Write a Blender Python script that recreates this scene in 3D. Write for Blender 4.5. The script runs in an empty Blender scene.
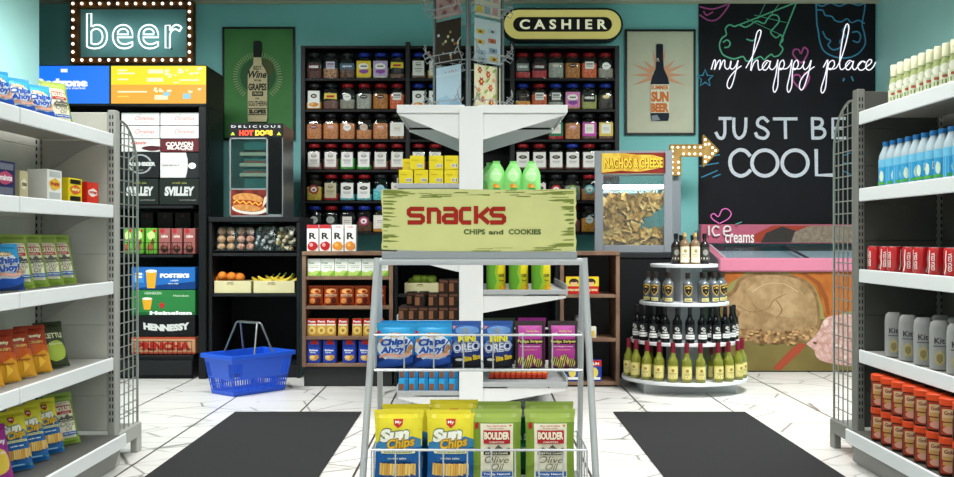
import bpy, math, random
from mathutils import Vector, Matrix
from mathutils.geometry import tessellate_polygon
random.seed(7)
sc = bpy.context.scene
COL = sc.collection
PI = math.pi
F = 1013.0                       # focal length in pixels of the 954 px wide frame
def PX(px, D): return (px - 477.0) * D / F
def PZ(py, D): return 1.0 - (py - 238.5) * D / F
ORD = ['first', 'second', 'third', 'fourth', 'fifth', 'sixth', 'seventh', 'eighth', 'ninth', 'tenth', 'eleventh',
       'twelfth', 'thirteenth', 'fourteenth', 'fifteenth', 'sixteenth']

# ------------------------------------------------------------------ materials
def lin(c):
    c = c / 255.0
    return c / 12.92 if c <= 0.04045 else ((c + 0.055) / 1.055) ** 2.4
def rgb(h):
    h = h.lstrip('#')
    return tuple(lin(int(h[i:i + 2], 16)) for i in (0, 2, 4)) + (1.0,)
MATS = {}
def M(h, rough=0.5, metal=0.0, emit=0.0, noise=0.0, scale=30.0, alpha=1.0, bump=0.0, h2=None, spec=0.22):
    key = (h, rough, metal, emit, noise, scale, alpha, bump, h2, spec)
    if key in MATS: return MATS[key]
    m = bpy.data.materials.new('material_' + h.lstrip('#'))
    m.use_nodes = True
    nt = m.node_tree; b = nt.nodes['Principled BSDF']
    b.inputs['Base Color'].default_value = rgb(h)
    b.inputs['Roughness'].default_value = rough
    b.inputs['Metallic'].default_value = metal
    b.inputs['Specular IOR Level'].default_value = spec
    if emit >= .8: b.inputs['Base Color'].default_value = (.02, .02, .02, 1)
    if emit:
        b.inputs['Emission Color'].default_value = rgb(h); b.inputs['Emission Strength'].default_value = emit
    if alpha < 1: b.inputs['Alpha'].default_value = alpha
    if noise or bump or h2:
        tc = nt.nodes.new('ShaderNodeTexCoord'); nz = nt.nodes.new('ShaderNodeTexNoise')
        nz.inputs['Scale'].default_value = scale; nz.inputs['Detail'].default_value = 3
        nt.links.new(tc.outputs['Object'], nz.inputs['Vector'])
        if noise or h2:
            mx = nt.nodes.new('ShaderNodeMix'); mx.data_type = 'RGBA'
            c = rgb(h); 
            c2 = rgb(h2) if h2 else tuple(x * (1 - noise) for x in c[:3]) + (1,)
            mx.inputs[6].default_value = c; mx.inputs[7].default_value = c2
            rp = nt.nodes.new('ShaderNodeMapRange')
            rp.inputs[1].default_value = 0.40; rp.inputs[2].default_value = 0.60
            nt.links.new(nz.outputs['Fac'], rp.inputs[0]); nt.links.new(rp.outputs[0], mx.inputs[0])
            nt.links.new(mx.outputs[2], b.inputs['Base Color'])
        if bump:
            bp = nt.nodes.new('ShaderNodeBump'); bp.inputs['Strength'].default_value = bump
            bp.inputs['Distance'].default_value = 0.004
            nt.links.new(nz.outputs['Fac'], bp.inputs['Height']); nt.links.new(bp.outputs['Normal'], b.inputs['Normal'])
    MATS[key] = m
    return m
def glass(h='FFFFFF', amount=0.06, ior=1.25):
    k = ('glass', h, amount, ior)
    if k in MATS: return MATS[k]
    m = bpy.data.materials.new('clear_glass'); m.use_nodes = True
    nt = m.node_tree; nt.nodes.remove(nt.nodes['Principled BSDF'])
    out = nt.nodes['Material Output']
    tr = nt.nodes.new('ShaderNodeBsdfTransparent'); tr.inputs[0].default_value = rgb(h)
    gl = nt.nodes.new('ShaderNodeBsdfGlossy'); gl.inputs['Roughness'].default_value = 0.05
    lw = nt.nodes.new('ShaderNodeLayerWeight'); lw.inputs[0].default_value = .5
    pw = nt.nodes.new('ShaderNodeMath'); pw.operation = 'POWER'; pw.inputs[1].default_value = 4.0
    ml = nt.nodes.new('ShaderNodeMath'); ml.operation = 'MULTIPLY'; ml.inputs[1].default_value = (ior - 1) * 2
    nt.links.new(lw.outputs['Facing'], pw.inputs[0]); nt.links.new(pw.outputs[0], ml.inputs[0])
    ad = nt.nodes.new('ShaderNodeMath'); ad.operation = 'ADD'; ad.inputs[1].default_value = amount; ad.use_clamp = True
    mx = nt.nodes.new('ShaderNodeMixShader')
    nt.links.new(ml.outputs[0], ad.inputs[0]); nt.links.new(ad.outputs[0], mx.inputs[0])
    nt.links.new(tr.outputs[0], mx.inputs[1]); nt.links.new(gl.outputs[0], mx.inputs[2])
    nt.links.new(mx.outputs[0], out.inputs['Surface'])
    MATS[k] = m
    return m

# ------------------------------------------------------------------ text
TXT = {}
def text2d(s, bold=0.0, shear=0.0, space=1.0):
    k = (s, bold, shear, space)
    if k in TXT: return TXT[k]
    c = bpy.data.curves.new('lettering', 'FONT'); c.body = s; c.offset = bold; c.shear = shear
    c.space_character = space; c.resolution_u = 3; c.fill_mode = 'FRONT'
    o = bpy.data.objects.new('lettering', c); COL.objects.link(o)
    dg = bpy.context.evaluated_depsgraph_get(); dg.update()
    me = bpy.data.meshes.new_from_object(o.evaluated_get(dg))
    vs = [(v.co.x, v.co.y) for v in me.vertices]; fs = [tuple(p.vertices) for p in me.polygons]
    bpy.data.objects.remove(o); bpy.data.curves.remove(c); bpy.data.meshes.remove(me)
    if not vs: vs = [(0, 0)]
    x0 = min(v[0] for v in vs); x1 = max(v[0] for v in vs); y0 = min(v[1] for v in vs); y1 = max(v[1] for v in vs)
    w = max(x1 - x0, 1e-6); h = max(y1 - y0, 1e-6)
    TXT[k] = ([((x - x0) / w - .5, (y - y0) / h - .5) for x, y in vs], fs)
    return TXT[k]
def text_outline(s):
    """outlines of the letters as closed 2-D polylines in font units"""
    c = bpy.data.curves.new('lettering', 'FONT'); c.body = s; c.fill_mode = 'NONE' if hasattr(c, 'fill_mode') else c.fill_mode
    c.resolution_u = 5; c.space_character = 1.08; c.offset = 0.032
    o = bpy.data.objects.new('lettering', c); COL.objects.link(o)
    dg = bpy.context.evaluated_depsgraph_get(); dg.update()
    me = bpy.data.meshes.new_from_object(o.evaluated_get(dg))
    nb = {}
    for e in me.edges:
        a, b = e.vertices; nb.setdefault(a, []).append(b); nb.setdefault(b, []).append(a)
    seen = set(); loops = []
    for st in nb:
        if st in seen: continue
        lp = [st]; seen.add(st); cur = st
        while True:
            nx = [q for q in nb[cur] if q not in seen]
            if not nx: break
            cur = nx[0]; seen.add(cur); lp.append(cur)
        loops.append([(me.vertices[i].co.x, me.vertices[i].co.y) for i in lp])
    bpy.data.objects.remove(o); bpy.data.curves.remove(c); bpy.data.meshes.remove(me)
    return loops

# ------------------------------------------------------------------ mesh builder
class MB:
    def __init__(s): s.v = []; s.f = []; s.m = []; s.mats = []
    def mi(s, mat):
        if mat not in s.mats: s.mats.append(mat)
        return s.mats.index(mat)
    def add(s, vs, fs, mat):
        b = len(s.v); s.v.extend(Vector(v) for v in vs); k = s.mi(mat)
        for f in fs: s.f.append(tuple(b + i for i in f)); s.m.append(k)
    def box(s, x0, x1, y0, y1, z0, z1, mat, c=0.0):
        if x0 > x1: x0, x1 = x1, x0
        if y0 > y1: y0, y1 = y1, y0
        if z0 > z1: z0, z1 = z1, z0
        if c <= 0:
            s.add([(x0, y0, z0), (x1, y0, z0), (x1, y1, z0), (x0, y1, z0), (x0, y0, z1), (x1, y0, z1), (x1, y1, z1), (x0, y1, z1)],
                  [(3, 2, 1, 0), (4, 5, 6, 7), (0, 1, 5, 4), (1, 2, 6, 5), (2, 3, 7, 6), (3, 0, 4, 7)], mat); return s
        c = min(c, (x1 - x0) / 2.01, (y1 - y0) / 2.01, (z1 - z0) / 2.01)
        V = []; idx = {}
        for sx in (0, 1):
            for sy in (0, 1):
                for sz in (0, 1):
                    for ax in range(3):
                        p = [(x0, x1)[sx], (y0, y1)[sy], (z0, z1)[sz]]
                        for a in range(3):
                            if a != ax: p[a] += c if (sx, sy, sz)[a] == 0 else -c
                        idx[(sx, sy, sz, ax)] = len(V); V.append(tuple(p))
        Fc = []
        cen = Vector(((x0 + x1) / 2, (y0 + y1) / 2, (z0 + z1) / 2))
        def put(f):
            p = [Vector(V[i]) for i in f]
            n = (p[1] - p[0]).cross(p[2] - p[0])
            if n.dot(sum(p, Vector()) / len(p) - cen) < 0: f = f[::-1]
            Fc.append(tuple(f))
        for ax in range(3):
            o = [a for a in range(3) if a != ax]
            for sd in (0, 1):
                q = []
                for (i, j) in ((0, 0), (1, 0), (1, 1), (0, 1)):
                    k = [0, 0, 0]; k[ax] = sd; k[o[0]] = i; k[o[1]] = j; q.append(idx[(k[0], k[1], k[2], ax)])
                put(q)
            for i in (0, 1):
                for j in (0, 1):
                    q = []
                    for e, a2 in ((0, o[0]), (0, o[1]), (1, o[1]), (1, o[0])):
                        k = [0, 0, 0]; k[ax] = e; k[o[0]] = i; k[o[1]] = j; q.append(idx[(k[0], k[1], k[2], a2)])
                    put(q)
        for sx in (0, 1):
            for sy in (0, 1):
                for sz in (0, 1): put([idx[(sx, sy, sz, a)] for a in range(3)])
        s.add(V, Fc, mat); return s
    def lathe(s, prof, mat, n=16, cx=0, cy=0, cap=True, a0=0.0):
        vs = []; fs = []
        for (r, z) in prof:
            for k in range(n):
                a = a0 + 2 * PI * k / n; vs.append((cx + r * math.cos(a), cy + r * math.sin(a), z))
        for i in range(len(prof) - 1):
            for k in range(n):
                k2 = (k + 1) % n; fs.append((i * n + k, i * n + k2, (i + 1) * n + k2, (i + 1) * n + k))
        if cap: fs.append(tuple(range(n))[::-1]); fs.append(tuple((len(prof) - 1) * n + k for k in range(n)))
        s.add(vs, fs, mat); return s
    def loft(s, prof, mat, n=24, e=4.0, cap=True):
        """superellipse cross sections (half width, half depth, z)"""
        vs = []; fs = []
        for (rx, ry, z, *ee) in prof:
            q = ee[0] if ee else e
            for k in range(n):
                a = 2 * PI * (k + .5) / n; ca, sa = math.cos(a), math.sin(a)
                vs.append((rx * math.copysign(abs(ca) ** (2 / q), ca), ry * math.copysign(abs(sa) ** (2 / q), sa), z))
        for i in range(len(prof) - 1):
            for k in range(n):
                k2 = (k + 1) % n; fs.append((i * n + k, i * n + k2, (i + 1) * n + k2, (i + 1) * n + k))
        if cap: fs.append(tuple(range(n))[::-1]); fs.append(tuple((len(prof) - 1) * n + k for k in range(n)))
        s.add(vs, fs, mat); return s
    def tube(s, pts, r, mat, n=6, closed=False):
        pts = [Vector(p) for p in pts]; N = len(pts)
        if N < 2: return s
        vs = []; fs = []; up = None
        for i, p in enumerate(pts):
            if closed: d = pts[(i + 1) % N] - pts[i - 1]
            else: d = pts[min(i + 1, N - 1)] - pts[max(i - 1, 0)]
            if d.length < 1e-9: d = Vector((0, 0, 1))
            d.normalize()
            if up is None: up = Vector((0, 0, 1)) if abs(d.z) < .9 else Vector((0, 1, 0))
            a = d.cross(up)
            if a.length < 1e-4: a = d.cross(Vector((1, 0.3, 0.2)))
            a.normalize(); b = a.cross(d).normalized(); up = b
            for k in range(n):
                t = 2 * PI * k / n; vs.append(p + a * (r * math.cos(t)) + b * (r * math.sin(t)))
        for i in range(N if closed else N - 1):
            j = (i + 1) % N
            for k in range(n):
                k2 = (k + 1) % n; fs.append((i * n + k, i * n + k2, j * n + k2, j * n + k))
        if not closed: fs.append(tuple(range(n))); fs.append(tuple((N - 1) * n + k for k in range(n))[::-1])
        s.add(vs, fs, mat); return s
    def sphere(s, c, r, mat, n=10, sq=(1, 1, 1)):
        vs = []; fs = []; m = max(4, n // 2)
        for i in range(m + 1):
            t = PI * i / m
            for k in range(n):
                a = 2 * PI * k / n
                vs.append((c[0] + r * sq[0] * math.sin(t) * math.cos(a), c[1] + r * sq[1] * math.sin(t) * math.sin(a), c[2] - r * sq[2] * math.cos(t)))
        for i in range(m):
            for k in range(n):
                k2 = (k + 1) % n; fs.append((i * n + k, i * n + k2, (i + 1) * n + k2, (i + 1) * n + k))
        s.add(vs, fs, mat); return s
    def prism(s, poly, mapf, d0, d1, mat):
        """extrude a 2-D polygon; mapf(u, v, d) -> point"""
        n = len(poly); tr = tessellate_polygon([[Vector((a, b, 0)) for a, b in poly]])
        vs = [mapf(a, b, d0) for a, b in poly] + [mapf(a, b, d1) for a, b in poly]
        fs = [tuple(t) for t in tr] + [tuple(n + i for i in t)[::-1] for t in tr] + [(i, (i + 1) % n, n + (i + 1) % n, n + i) for i in range(n)]
        pv = [Vector(v) for v in vs]; vol = 0.0
        for f in fs:
            for i in range(1, len(f) - 1): vol += pv[f[0]].dot(pv[f[i]].cross(pv[f[i + 1]]))
        if vol < 0: fs = [f[::-1] for f in fs]
        s.add(vs, fs, mat); return s
    def ribbon(s, pts, w, mat, mapf, eps=0.001, closed=False, taper=False):
        s.nr = getattr(s, 'nr', 0) + 1; eps += .00012 * (s.nr % 40)
        P = [Vector((a, b)) for a, b in pts]; N = len(P); L = []; R = []
        for i in range(N):
            d = (P[(i + 1) % N] - P[i - 1]) if closed else (P[min(i + 1, N - 1)] - P[max(i - 1, 0)])
            if d.length < 1e-9: d = Vector((1, 0))
            d.normalize(); nrm = Vector((-d.y, d.x)); ww = w / 2
            q = P[i].copy()
            if not closed and i == 0: q -= d * ww * .6
            if not closed and i == N - 1: q += d * ww * .6
            L.append(q + nrm * ww); R.append(q - nrm * ww)
        vs = [mapf(p.x, p.y, eps) for p in L] + [mapf(p.x, p.y, eps) for p in R]
        s.add(vs, [(i, (i + 1) % N, N + (i + 1) % N, N + i) for i in range(N if closed else N - 1)], mat); return s
    def art(s, S, cmds, eps=0.0006, step=0.0005):
        for c in cmds:
            k = c[0]; mat = c[1]
            if k == 'rect':
                u0, v0, u1, v1 = c[2:6]; n = c[6] if len(c) > 6 else S.n
                vs = [S(u0 + (u1 - u0) * i / n, v0 + (v1 - v0) * j / n, eps) for j in range(n + 1) for i in range(n + 1)]
                s.add(vs, [(j * (n + 1) + i, j * (n + 1) + i + 1, (j + 1) * (n + 1) + i + 1, (j + 1) * (n + 1) + i) for j in range(n) for i in range(n)], mat)
            elif k == 'ell':
                cu, cv, ru, rv = c[2:6]; q = 18; rot = c[6] if len(c) > 6 else 0
                vs = [S(cu, cv, eps)]
                cr, sr = math.cos(rot), math.sin(rot)
                for ring in (.5, 1.0):
                    for i in range(q):
                        a = ring * ru * math.cos(2 * PI * i / q); b = ring * rv * math.sin(2 * PI * i / q)
                        vs.append(S(cu + a * cr - b * sr, cv + a * sr + b * cr, eps))
                fs = [(0, 1 + i, 1 + (i + 1) % q) for i in range(q)] + [(1 + i, 1 + q + i, 1 + q + (i + 1) % q, 1 + (i + 1) % q) for i in range(q)]
                s.add(vs, fs, mat)
            elif k == 'poly':
                pts = c[2]; tr = tessellate_polygon([[Vector((a, b, 0)) for a, b in pts]])
                fs = []
                for t in tr:
                    (x0, y0), (x1, y1), (x2, y2) = pts[t[0]], pts[t[1]], pts[t[2]]
                    fs.append(tuple(t) if (x1 - x0) * (y2 - y0) - (x2 - x0) * (y1 - y0) > 0 else tuple(t)[::-1])
                pts = list(pts)
                if S.n > 1:                      # follow the curve of the surface
                    todo = [tuple(f) for f in fs]; fs = []; mid = {}
                    while todo:
                        f = todo.pop(); best = None
                        for i in range(3):
                            a, b = f[i], f[(i + 1) % 3]; l = (pts[a][0] - pts[b][0]) ** 2 + (pts[a][1] - pts[b][1]) ** 2
                            if best is None or l > best[0] + 1e-12: best = (l, i)
                        if best[0] < getattr(S, 'lim', .13) ** 2: fs.append(f); continue
                        i = best[1]; a, b, c = f[i], f[(i + 1) % 3], f[(i + 2) % 3]; k = (min(a, b), max(a, b))
                        if k not in mid: mid[k] = len(pts); pts.append(((pts[a][0] + pts[b][0]) / 2, (pts[a][1] + pts[b][1]) / 2))
                        mm = mid[k]; todo += [(a, mm, c), (mm, b, c)]
                s.add([S(a, b, eps) for a, b in pts], fs, mat)
            elif k == 'text':
                st, cu, cv, w, h = c[2:7]; o = c[7] if len(c) > 7 else {}
                vs, fs = text2d(st, o.get('bold', 0.02), o.get('shear', 0), o.get('space', 1))
                r = o.get('rot', 0); arc = o.get('arc', 0)
                cr, sr = math.cos(r), math.sin(r)
                s.add([S(cu + x * w * cr - y * h * sr, cv + x * w * sr + y * h * cr + arc * (1 - 4 * x * x), eps) for x, y in vs], fs, mat)
            elif k == 'line':
                s.ribbon(c[2], c[3], mat, S, eps, closed=(len(c) > 4 and c[4]))
            eps += step
        return s
    def mesh(s, name, smooth=None):
        me = bpy.data.meshes.new(name); me.from_pydata([tuple(v) for v in s.v], [], s.f)
        for m in s.mats: me.materials.append(m)
        if s.m: me.polygons.foreach_set('material_index', s.m)
        if smooth:
            me.polygons.foreach_set('use_smooth', [True] * len(me.polygons)); me.set_sharp_from_angle(angle=math.radians(smooth))
        me.update(); return me

class Flat:
    n = 1
    def __init__(s, o, U, V):
        s.o, s.U, s.V = Vector(o), Vector(U), Vector(V); s.N = s.U.cross(s.V).normalized()
    def __call__(s, u, v, e=0): return s.o + s.U * u + s.V * v + s.N * e
class Cyl:
    n = 10
    def __init__(s, r, z0, z1, half=75, ctr=0):
        s.r, s.z0, s.z1, s.h, s.c = r, z0, z1, math.radians(half), math.radians(ctr); s.lim = min(.13, 5.0 / half)
    def __call__(s, u, v, e=0):
        a = s.c + (u - .5) * 2 * s.h; r = s.r + e
        return Vector((r * math.sin(a), -r * math.cos(a), s.z0 + (s.z1 - s.z0) * v))
class Pouch:
    n = 6
    def __init__(s, w, h, t, waist=.05, sd=1, peak=0): s.w, s.h, s.t, s.k, s.sd, s.pk = w, h, t, waist, sd, peak
    def __call__(s, u, v, e=0):
        b = max(0.0, 4 * v * (1 - v)) ** .5; a = max(0.0, 1 - abs(2 * u - 1) ** 2.4)
        x = (u - .5) * s.w * (1 - s.k * b) * (1 - s.pk * max(0.0, (v - .62) / .38) ** 1.6)
        y = -(s.t / 2) * a * b - .0012 * a * b * math.sin(14 * u + 9 * v)
        return Vector((x, s.sd * (y - e), v * s.h))

# ------------------------------------------------------------------ scene objects
USED = {}
def tag(o, label, cat, group=None):
    n = len(label.split())
    assert 4 <= n <= 16, (n, label)
    if label in USED and not group == 'tortilla chips in the warmer': print('SAME LABEL', label)
    USED[label] = 1
    o['label'] = label; o['category'] = cat
    if group: o['group'] = group
    return o
def thing(name, label, cat, loc=(0, 0, 0), rz=0.0, group=None, tilt=0.0, scale=1.0):
    o = bpy.data.objects.new(name, None); COL.objects.link(o); o.empty_display_size = .05
    o.location = loc; o.rotation_euler = (tilt, 0, rz); o.scale = (scale,) * 3
    return tag(o, label, cat, group)
def part(name, mb, parent, smooth=None, label=None):
    me = mb.mesh(name, smooth) if isinstance(mb, MB) else mb
    o = bpy.data.objects.new(name, me); COL.objects.link(o); o.parent = parent
    if label: o['label'] = label
    return o
def solo(name, mb, label, cat, loc=(0, 0, 0), rz=0.0, group=None, smooth=None, tilt=0.0, scale=1.0):
    me = mb.mesh(name, smooth) if isinstance(mb, MB) else mb
    o = bpy.data.objects.new(name, me); COL.objects.link(o)
    o.location = loc; o.rotation_euler = (tilt, 0, rz); o.scale = (scale,) * 3
    return tag(o, label, cat, group)
def struct(name, mb, smooth=None):
    o = bpy.data.objects.new(name, mb.mesh(name, smooth)); COL.objects.link(o); o['kind'] = 'structure'; return o
class Proto:
    """a product: list of (part name, mesh); copies share the mesh data"""
    def __init__(s, name, cat, parts): s.name, s.cat, s.parts = name, cat, parts; s.first = None
    def put(s, label, loc, rz=0.0, group=None, tilt=0.0, scale=1.0):
        if s.first is None:
            if len(s.parts) == 1:
                r = solo(s.name, s.parts[0][1], label, s.cat, loc, rz, group, None, tilt, scale)
            else:
                r = thing(s.name, label, s.cat, loc, rz, group, tilt, scale)
                for pn, me in s.parts: part(pn, me, r)
            s.first = r; return r
        r = s.first.copy(); COL.objects.link(r)
        r.location = loc; r.rotation_euler = (tilt, 0, rz); r.scale = (scale,) * 3
        if 'group' in r.keys() and not group: del r['group']
        tag(r, label, s.cat, group)
        for ch in list(s.first.children):
            c = ch.copy(); COL.objects.link(c); c.parent = r
        return r
# ------------------------------------------------------------------ products
WHITE = M('F4F4F0', .4); BLACK = M('101012', .45); CREAM = M('EFE6CC', .5); RED = M('C41B1B', .4); YEL = M('F5DC2E', .4)
def pouch(w, h, t, bands, art, waist=.05, nu=10, nv=16, split=False, backmat=None, peak=0):
    """bands: [(top v, material)] from the bottom; art on the front"""
    S = Pouch(w, h, t, waist, 1, peak); B = Pouch(w, h, t, waist, -1, peak); wt_ = w * (1 - peak)
    body, top, bot = MB(), MB(), MB()
    def vmap(j): return j / nv
    for sd, Q in ((1, S), (-1, B)):
        for j in range(nv):
            v0, v1 = vmap(j), vmap(j + 1); vm = (v0 + v1) / 2
            mat = next(m for (tv, m) in bands if vm <= tv or tv >= 1)
            if sd < 0 and backmat: mat = backmat
            tgt = body
            for i in range(nu):
                u0, u1 = i / nu, (i + 1) / nu
                q = [Q(u0, v0), Q(u1, v0), Q(u1, v1), Q(u0, v1)]
                if sd < 0: q = q[::-1]
                tgt.add(q, [(0, 1, 2, 3)], mat)
    body.art(S, art, .0014, .0008)
    for mb, v, m in ((top, 1, bands[-1][1]), (bot, 0, bands[0][1])):
        z0, z1 = (v * h - .002, v * h + .012) if v else (-.0, .010)
        if v:
            mb.box(-wt_ / 2, wt_ / 2, -.0012, .0012, z0, z1, m)
            for k in range(18): mb.box(-wt_ / 2 + wt_ * k / 18, -wt_ / 2 + wt_ * (k + .5) / 18, -.002, .002, z0 + .001, z1 - .001, m)
        else: mb.box(-w / 2 * .98, w / 2 * .98, -.0018, .0018, z0, z1, m)
    return body, top, bot
def bag_proto(name, cat, w, h, t, bands, art, waist=.05, peak=0):
    b, tp, bt = pouch(w, h, t, bands, art, waist, peak=peak)
    return Proto(name, cat, [('pouch', b.mesh('pouch', 40)), ('top_seal', tp.mesh('top_seal')), ('bottom_seal', bt.mesh('bottom_seal'))])
def star(n, r0, r1, cx, cy, ax=1.0, rot=0.0):
    return [(cx + ax * (r1 if i % 2 else r0) * math.cos(rot + PI * i / n), cy + (r1 if i % 2 else r0) * math.sin(rot + PI * i / n)) for i in range(2 * n)]
def blob(cx, cy, rx, ry, n=18, j=.12, seed=1):
    R = random.Random(seed)
    return [(cx + rx * (1 + R.uniform(-j, j)) * math.cos(2 * PI * i / n), cy + ry * (1 + R.uniform(-j, j)) * math.sin(2 * PI * i / n)) for i in range(n)]

# sky blue chocolate chip cookie bag
def cookie_bag():
    sky = M('37A5DF', .3); navy = M('1B3A7C', .3); wh = M('EEF3FA', .35); tan = M('D9A06B', .5, noise=.4, scale=150); pk = M('E9A896', .4); bl = M('2450A8', .3)
    art = [('poly', wh, blob(.5, .50, .49, .33, 20, .05, 3)),
           ('ell', tan, .5, .80, .24, .055), ('text', M('F6E7B8', .4), 'Mini', .5, .80, .36, .08, {'bold': .03}),
           ('ell', tan, .90, .50, .09, .07), ('ell', tan, .84, .40, .08, .06), ('ell', tan, .12, .66, .08, .06),
           ('poly', pk, [(.06, .30), (.30, .37), (.6, .33), (.95, .38), (.95, .33), (.6, .27), (.3, .30), (.08, .25)]),
           ('poly', bl, [(.02, .12), (.3, .24), (.65, .22), (.97, .30), (.97, .14), (.5, .03), (.03, .03)]),
           ('poly', RED, [(.02, .80), (.13, .88), (.02, .90)]),
           ('text', wh, 'Chips', .48, .62, .72, .22, {'bold': .10, 'shear': .2, 'rot': .08}), ('text', bl, 'Chips', .48, .62, .74, .21, {'bold': .055, 'shear': .2, 'rot': .08}),
           ('text', wh, 'Ahoy!', .47, .44, .72, .20, {'bold': .10, 'shear': .2, 'rot': .08}), ('text', bl, 'Ahoy!', .47, .44, .74, .20, {'bold': .055, 'shear': .2, 'rot': .08}),
           ('line', bl, [(.80, .48), (.86, .58), (.93, .68)], .035), ('line', wh, [(.83, .50), (.88, .58)], .012)]
    return bag_proto('cookie_bag', 'cookie bag', .137, .150, .05, [(.33, navy), (.70, M('3A83CF', .3)), (1.0, sky)], art, .03)
def oreo_bag():
    nv = M('2A3F86', .3); dk = M('1E2433', .35, noise=.3, scale=60); lt = M('6F9BD6', .3); wh = M('F3F5FA', .3); ye = M('F2E23A', .4); gd = M('E0BE2A', .4); ck = M('23232A', .5)
    art = [('poly', lt, blob(.5, .86, .42, .10, 16, .12, 5)), ('ell', M('8894A6', .4), .47, .86, .10, .06), ('poly', M('D8909A', .4), [(.03, .88), (.16, .95), (.03, .97)]),
           ('poly', lt, blob(.5, .52, .5, .15, 18, .06, 6)), ('poly', nv, blob(.5, .52, .46, .12, 18, .04, 8)),
           ('ell', ck, .25, .18, .18, .10), ('ell', ck, .72, .14, .2, .10), ('ell', M('D8D8D4', .5), .25, .20, .14, .03), ('ell', ck, .48, .1, .2, .08),
           ('text', ye, 'MINI', .52, .69, .62, .17, {'bold': .05, 'rot': .04}),
           ('text', wh, 'OREO', .5, .49, .94, .23, {'bold': .06, 'rot': .07}), ('text', M('3658B4', .3), 'OREO', .5, .49, .91, .20, {'bold': .035, 'rot': .07}), ('text', wh, 'OREO', .5, .49, .88, .165, {'bold': .005, 'rot': .07}),
           ('text', gd, 'Bite Size', .70, .25, .56, .12, {'bold': .05, 'rot': .12})]
    return bag_proto('sandwich_cookie_bag', 'cookie bag', .106, .158, .045, [(.28, dk), (.62, nv), (1.0, M('3B62AE', .3))], art, .03)
def stripe_bag():
    pk = M('C044A0', .3); cl = M('4A3B3E', .25); ck = M('2C1A12', .5); cr = M('E8D27A', .45); wh = M('F4ECEC', .4)
    art = [('rect', pk, .10, .03, .90, .97, 8), ('rect', M('D05AB0', .3), .10, .78, .90, .97, 6), ('text', cr, 'Family Size', .58, .84, .42, .06), ('poly', wh, [(.10, .72), (.28, .75), (.30, .81), (.12, .79)]),
           ('rect', ck, .10, .56, .90, .66, 6), ('text', cr, 'Fudge Stripes', .5, .61, .84, .08, {'bold': .04}), ('text', wh, 'Mini Fudge Cookies', .5, .50, .66, .035), ('text', M('E8A06A', .4), 'natural flavor', .5, .43, .5, .03)]
    for i, (cx, cy) in enumerate(((.22, .17), (.52, .22), (.76, .13), (.40, .10))):
        art.append(('ell', cr, cx, cy, .14, .10))
        for k in range(3): art.append(('line', ck, [(cx - .10 + .07 * k, cy - .08), (cx - .04 + .07 * k, cy + .085)], .03))
    return bag_proto('striped_cookie_bag', 'cookie bag', .108, .158, .045, [(1.0, cl)], art, .03)
def sun_bag():
    ye = M('F0DF3C', .3); bl = M('1F62A6', .3); wh = M('F6F4E6', .35); gd = M('E2B637', .4); chip = M('E3B45C', .5, noise=.35, scale=220); rd = M('C92A2F', .35)
    art = [('poly', M('3F86B8', .3), [(.02, .60), (.2, .67), (.5, .64), (.8, .70), (.98, .65), (.98, .55), (.5, .54), (.02, .52)]),
           ('poly', rd, [(.40, .93), (.60, .93), (.59, .86), (.50, .81), (.41, .86)]), ('text', wh, 'My', .5, .885, .13, .05),
           ('text', M('7C8A58', .4), 'Sun', .42, .725, .66, .20, {'bold': .11, 'shear': .15, 'rot': .08}), ('text', wh, 'Sun', .42, .725, .63, .17, {'bold': .06, 'shear': .15, 'rot': .08}),
           ('text', M('9A6A1C', .4), 'Chips', .56, .60, .60, .18, {'bold': .08, 'shear': .15, 'rot': .08}), ('text', gd, 'Chips', .56, .60, .58, .16, {'bold': .03, 'shear': .15, 'rot': .08}),
           ('rect', M('E9E6B0', .4), .14, .475, .86, .515, 5), ('text', M('2A5B38', .4), 'WHOLE GRAIN SNACKS', .5, .495, .6, .02),
           ('text', wh, 'garden salsa', .48, .41, .4, .035)]
    R = random.Random(4)
    for i in range(7):
        cx = .16 + i * .11; art.append(('poly', M(('E8BD62', 'D9A548', 'F0CB78')[i % 3], .5), [(cx - .055, .20 + R.uniform(-.02, .02)), (cx + .05, .18), (cx + .06, .34), (cx - .045, .35)]))
        art.append(('line', M('B8802E', .5), [(cx, .195), (cx + .01, .33)], .012))
    art.append(('line', M('8AB6D2', .4), [(.05, .05), (.3, .09), (.6, .08)], .02)); art.append(('ell', M('5FA23C', .4), .82, .06, .04, .015))
    return bag_proto('corn_chip_bag', 'chip bag', .165, .245, .06, [(.56, bl), (1.0, ye)], art, .06)
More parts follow.
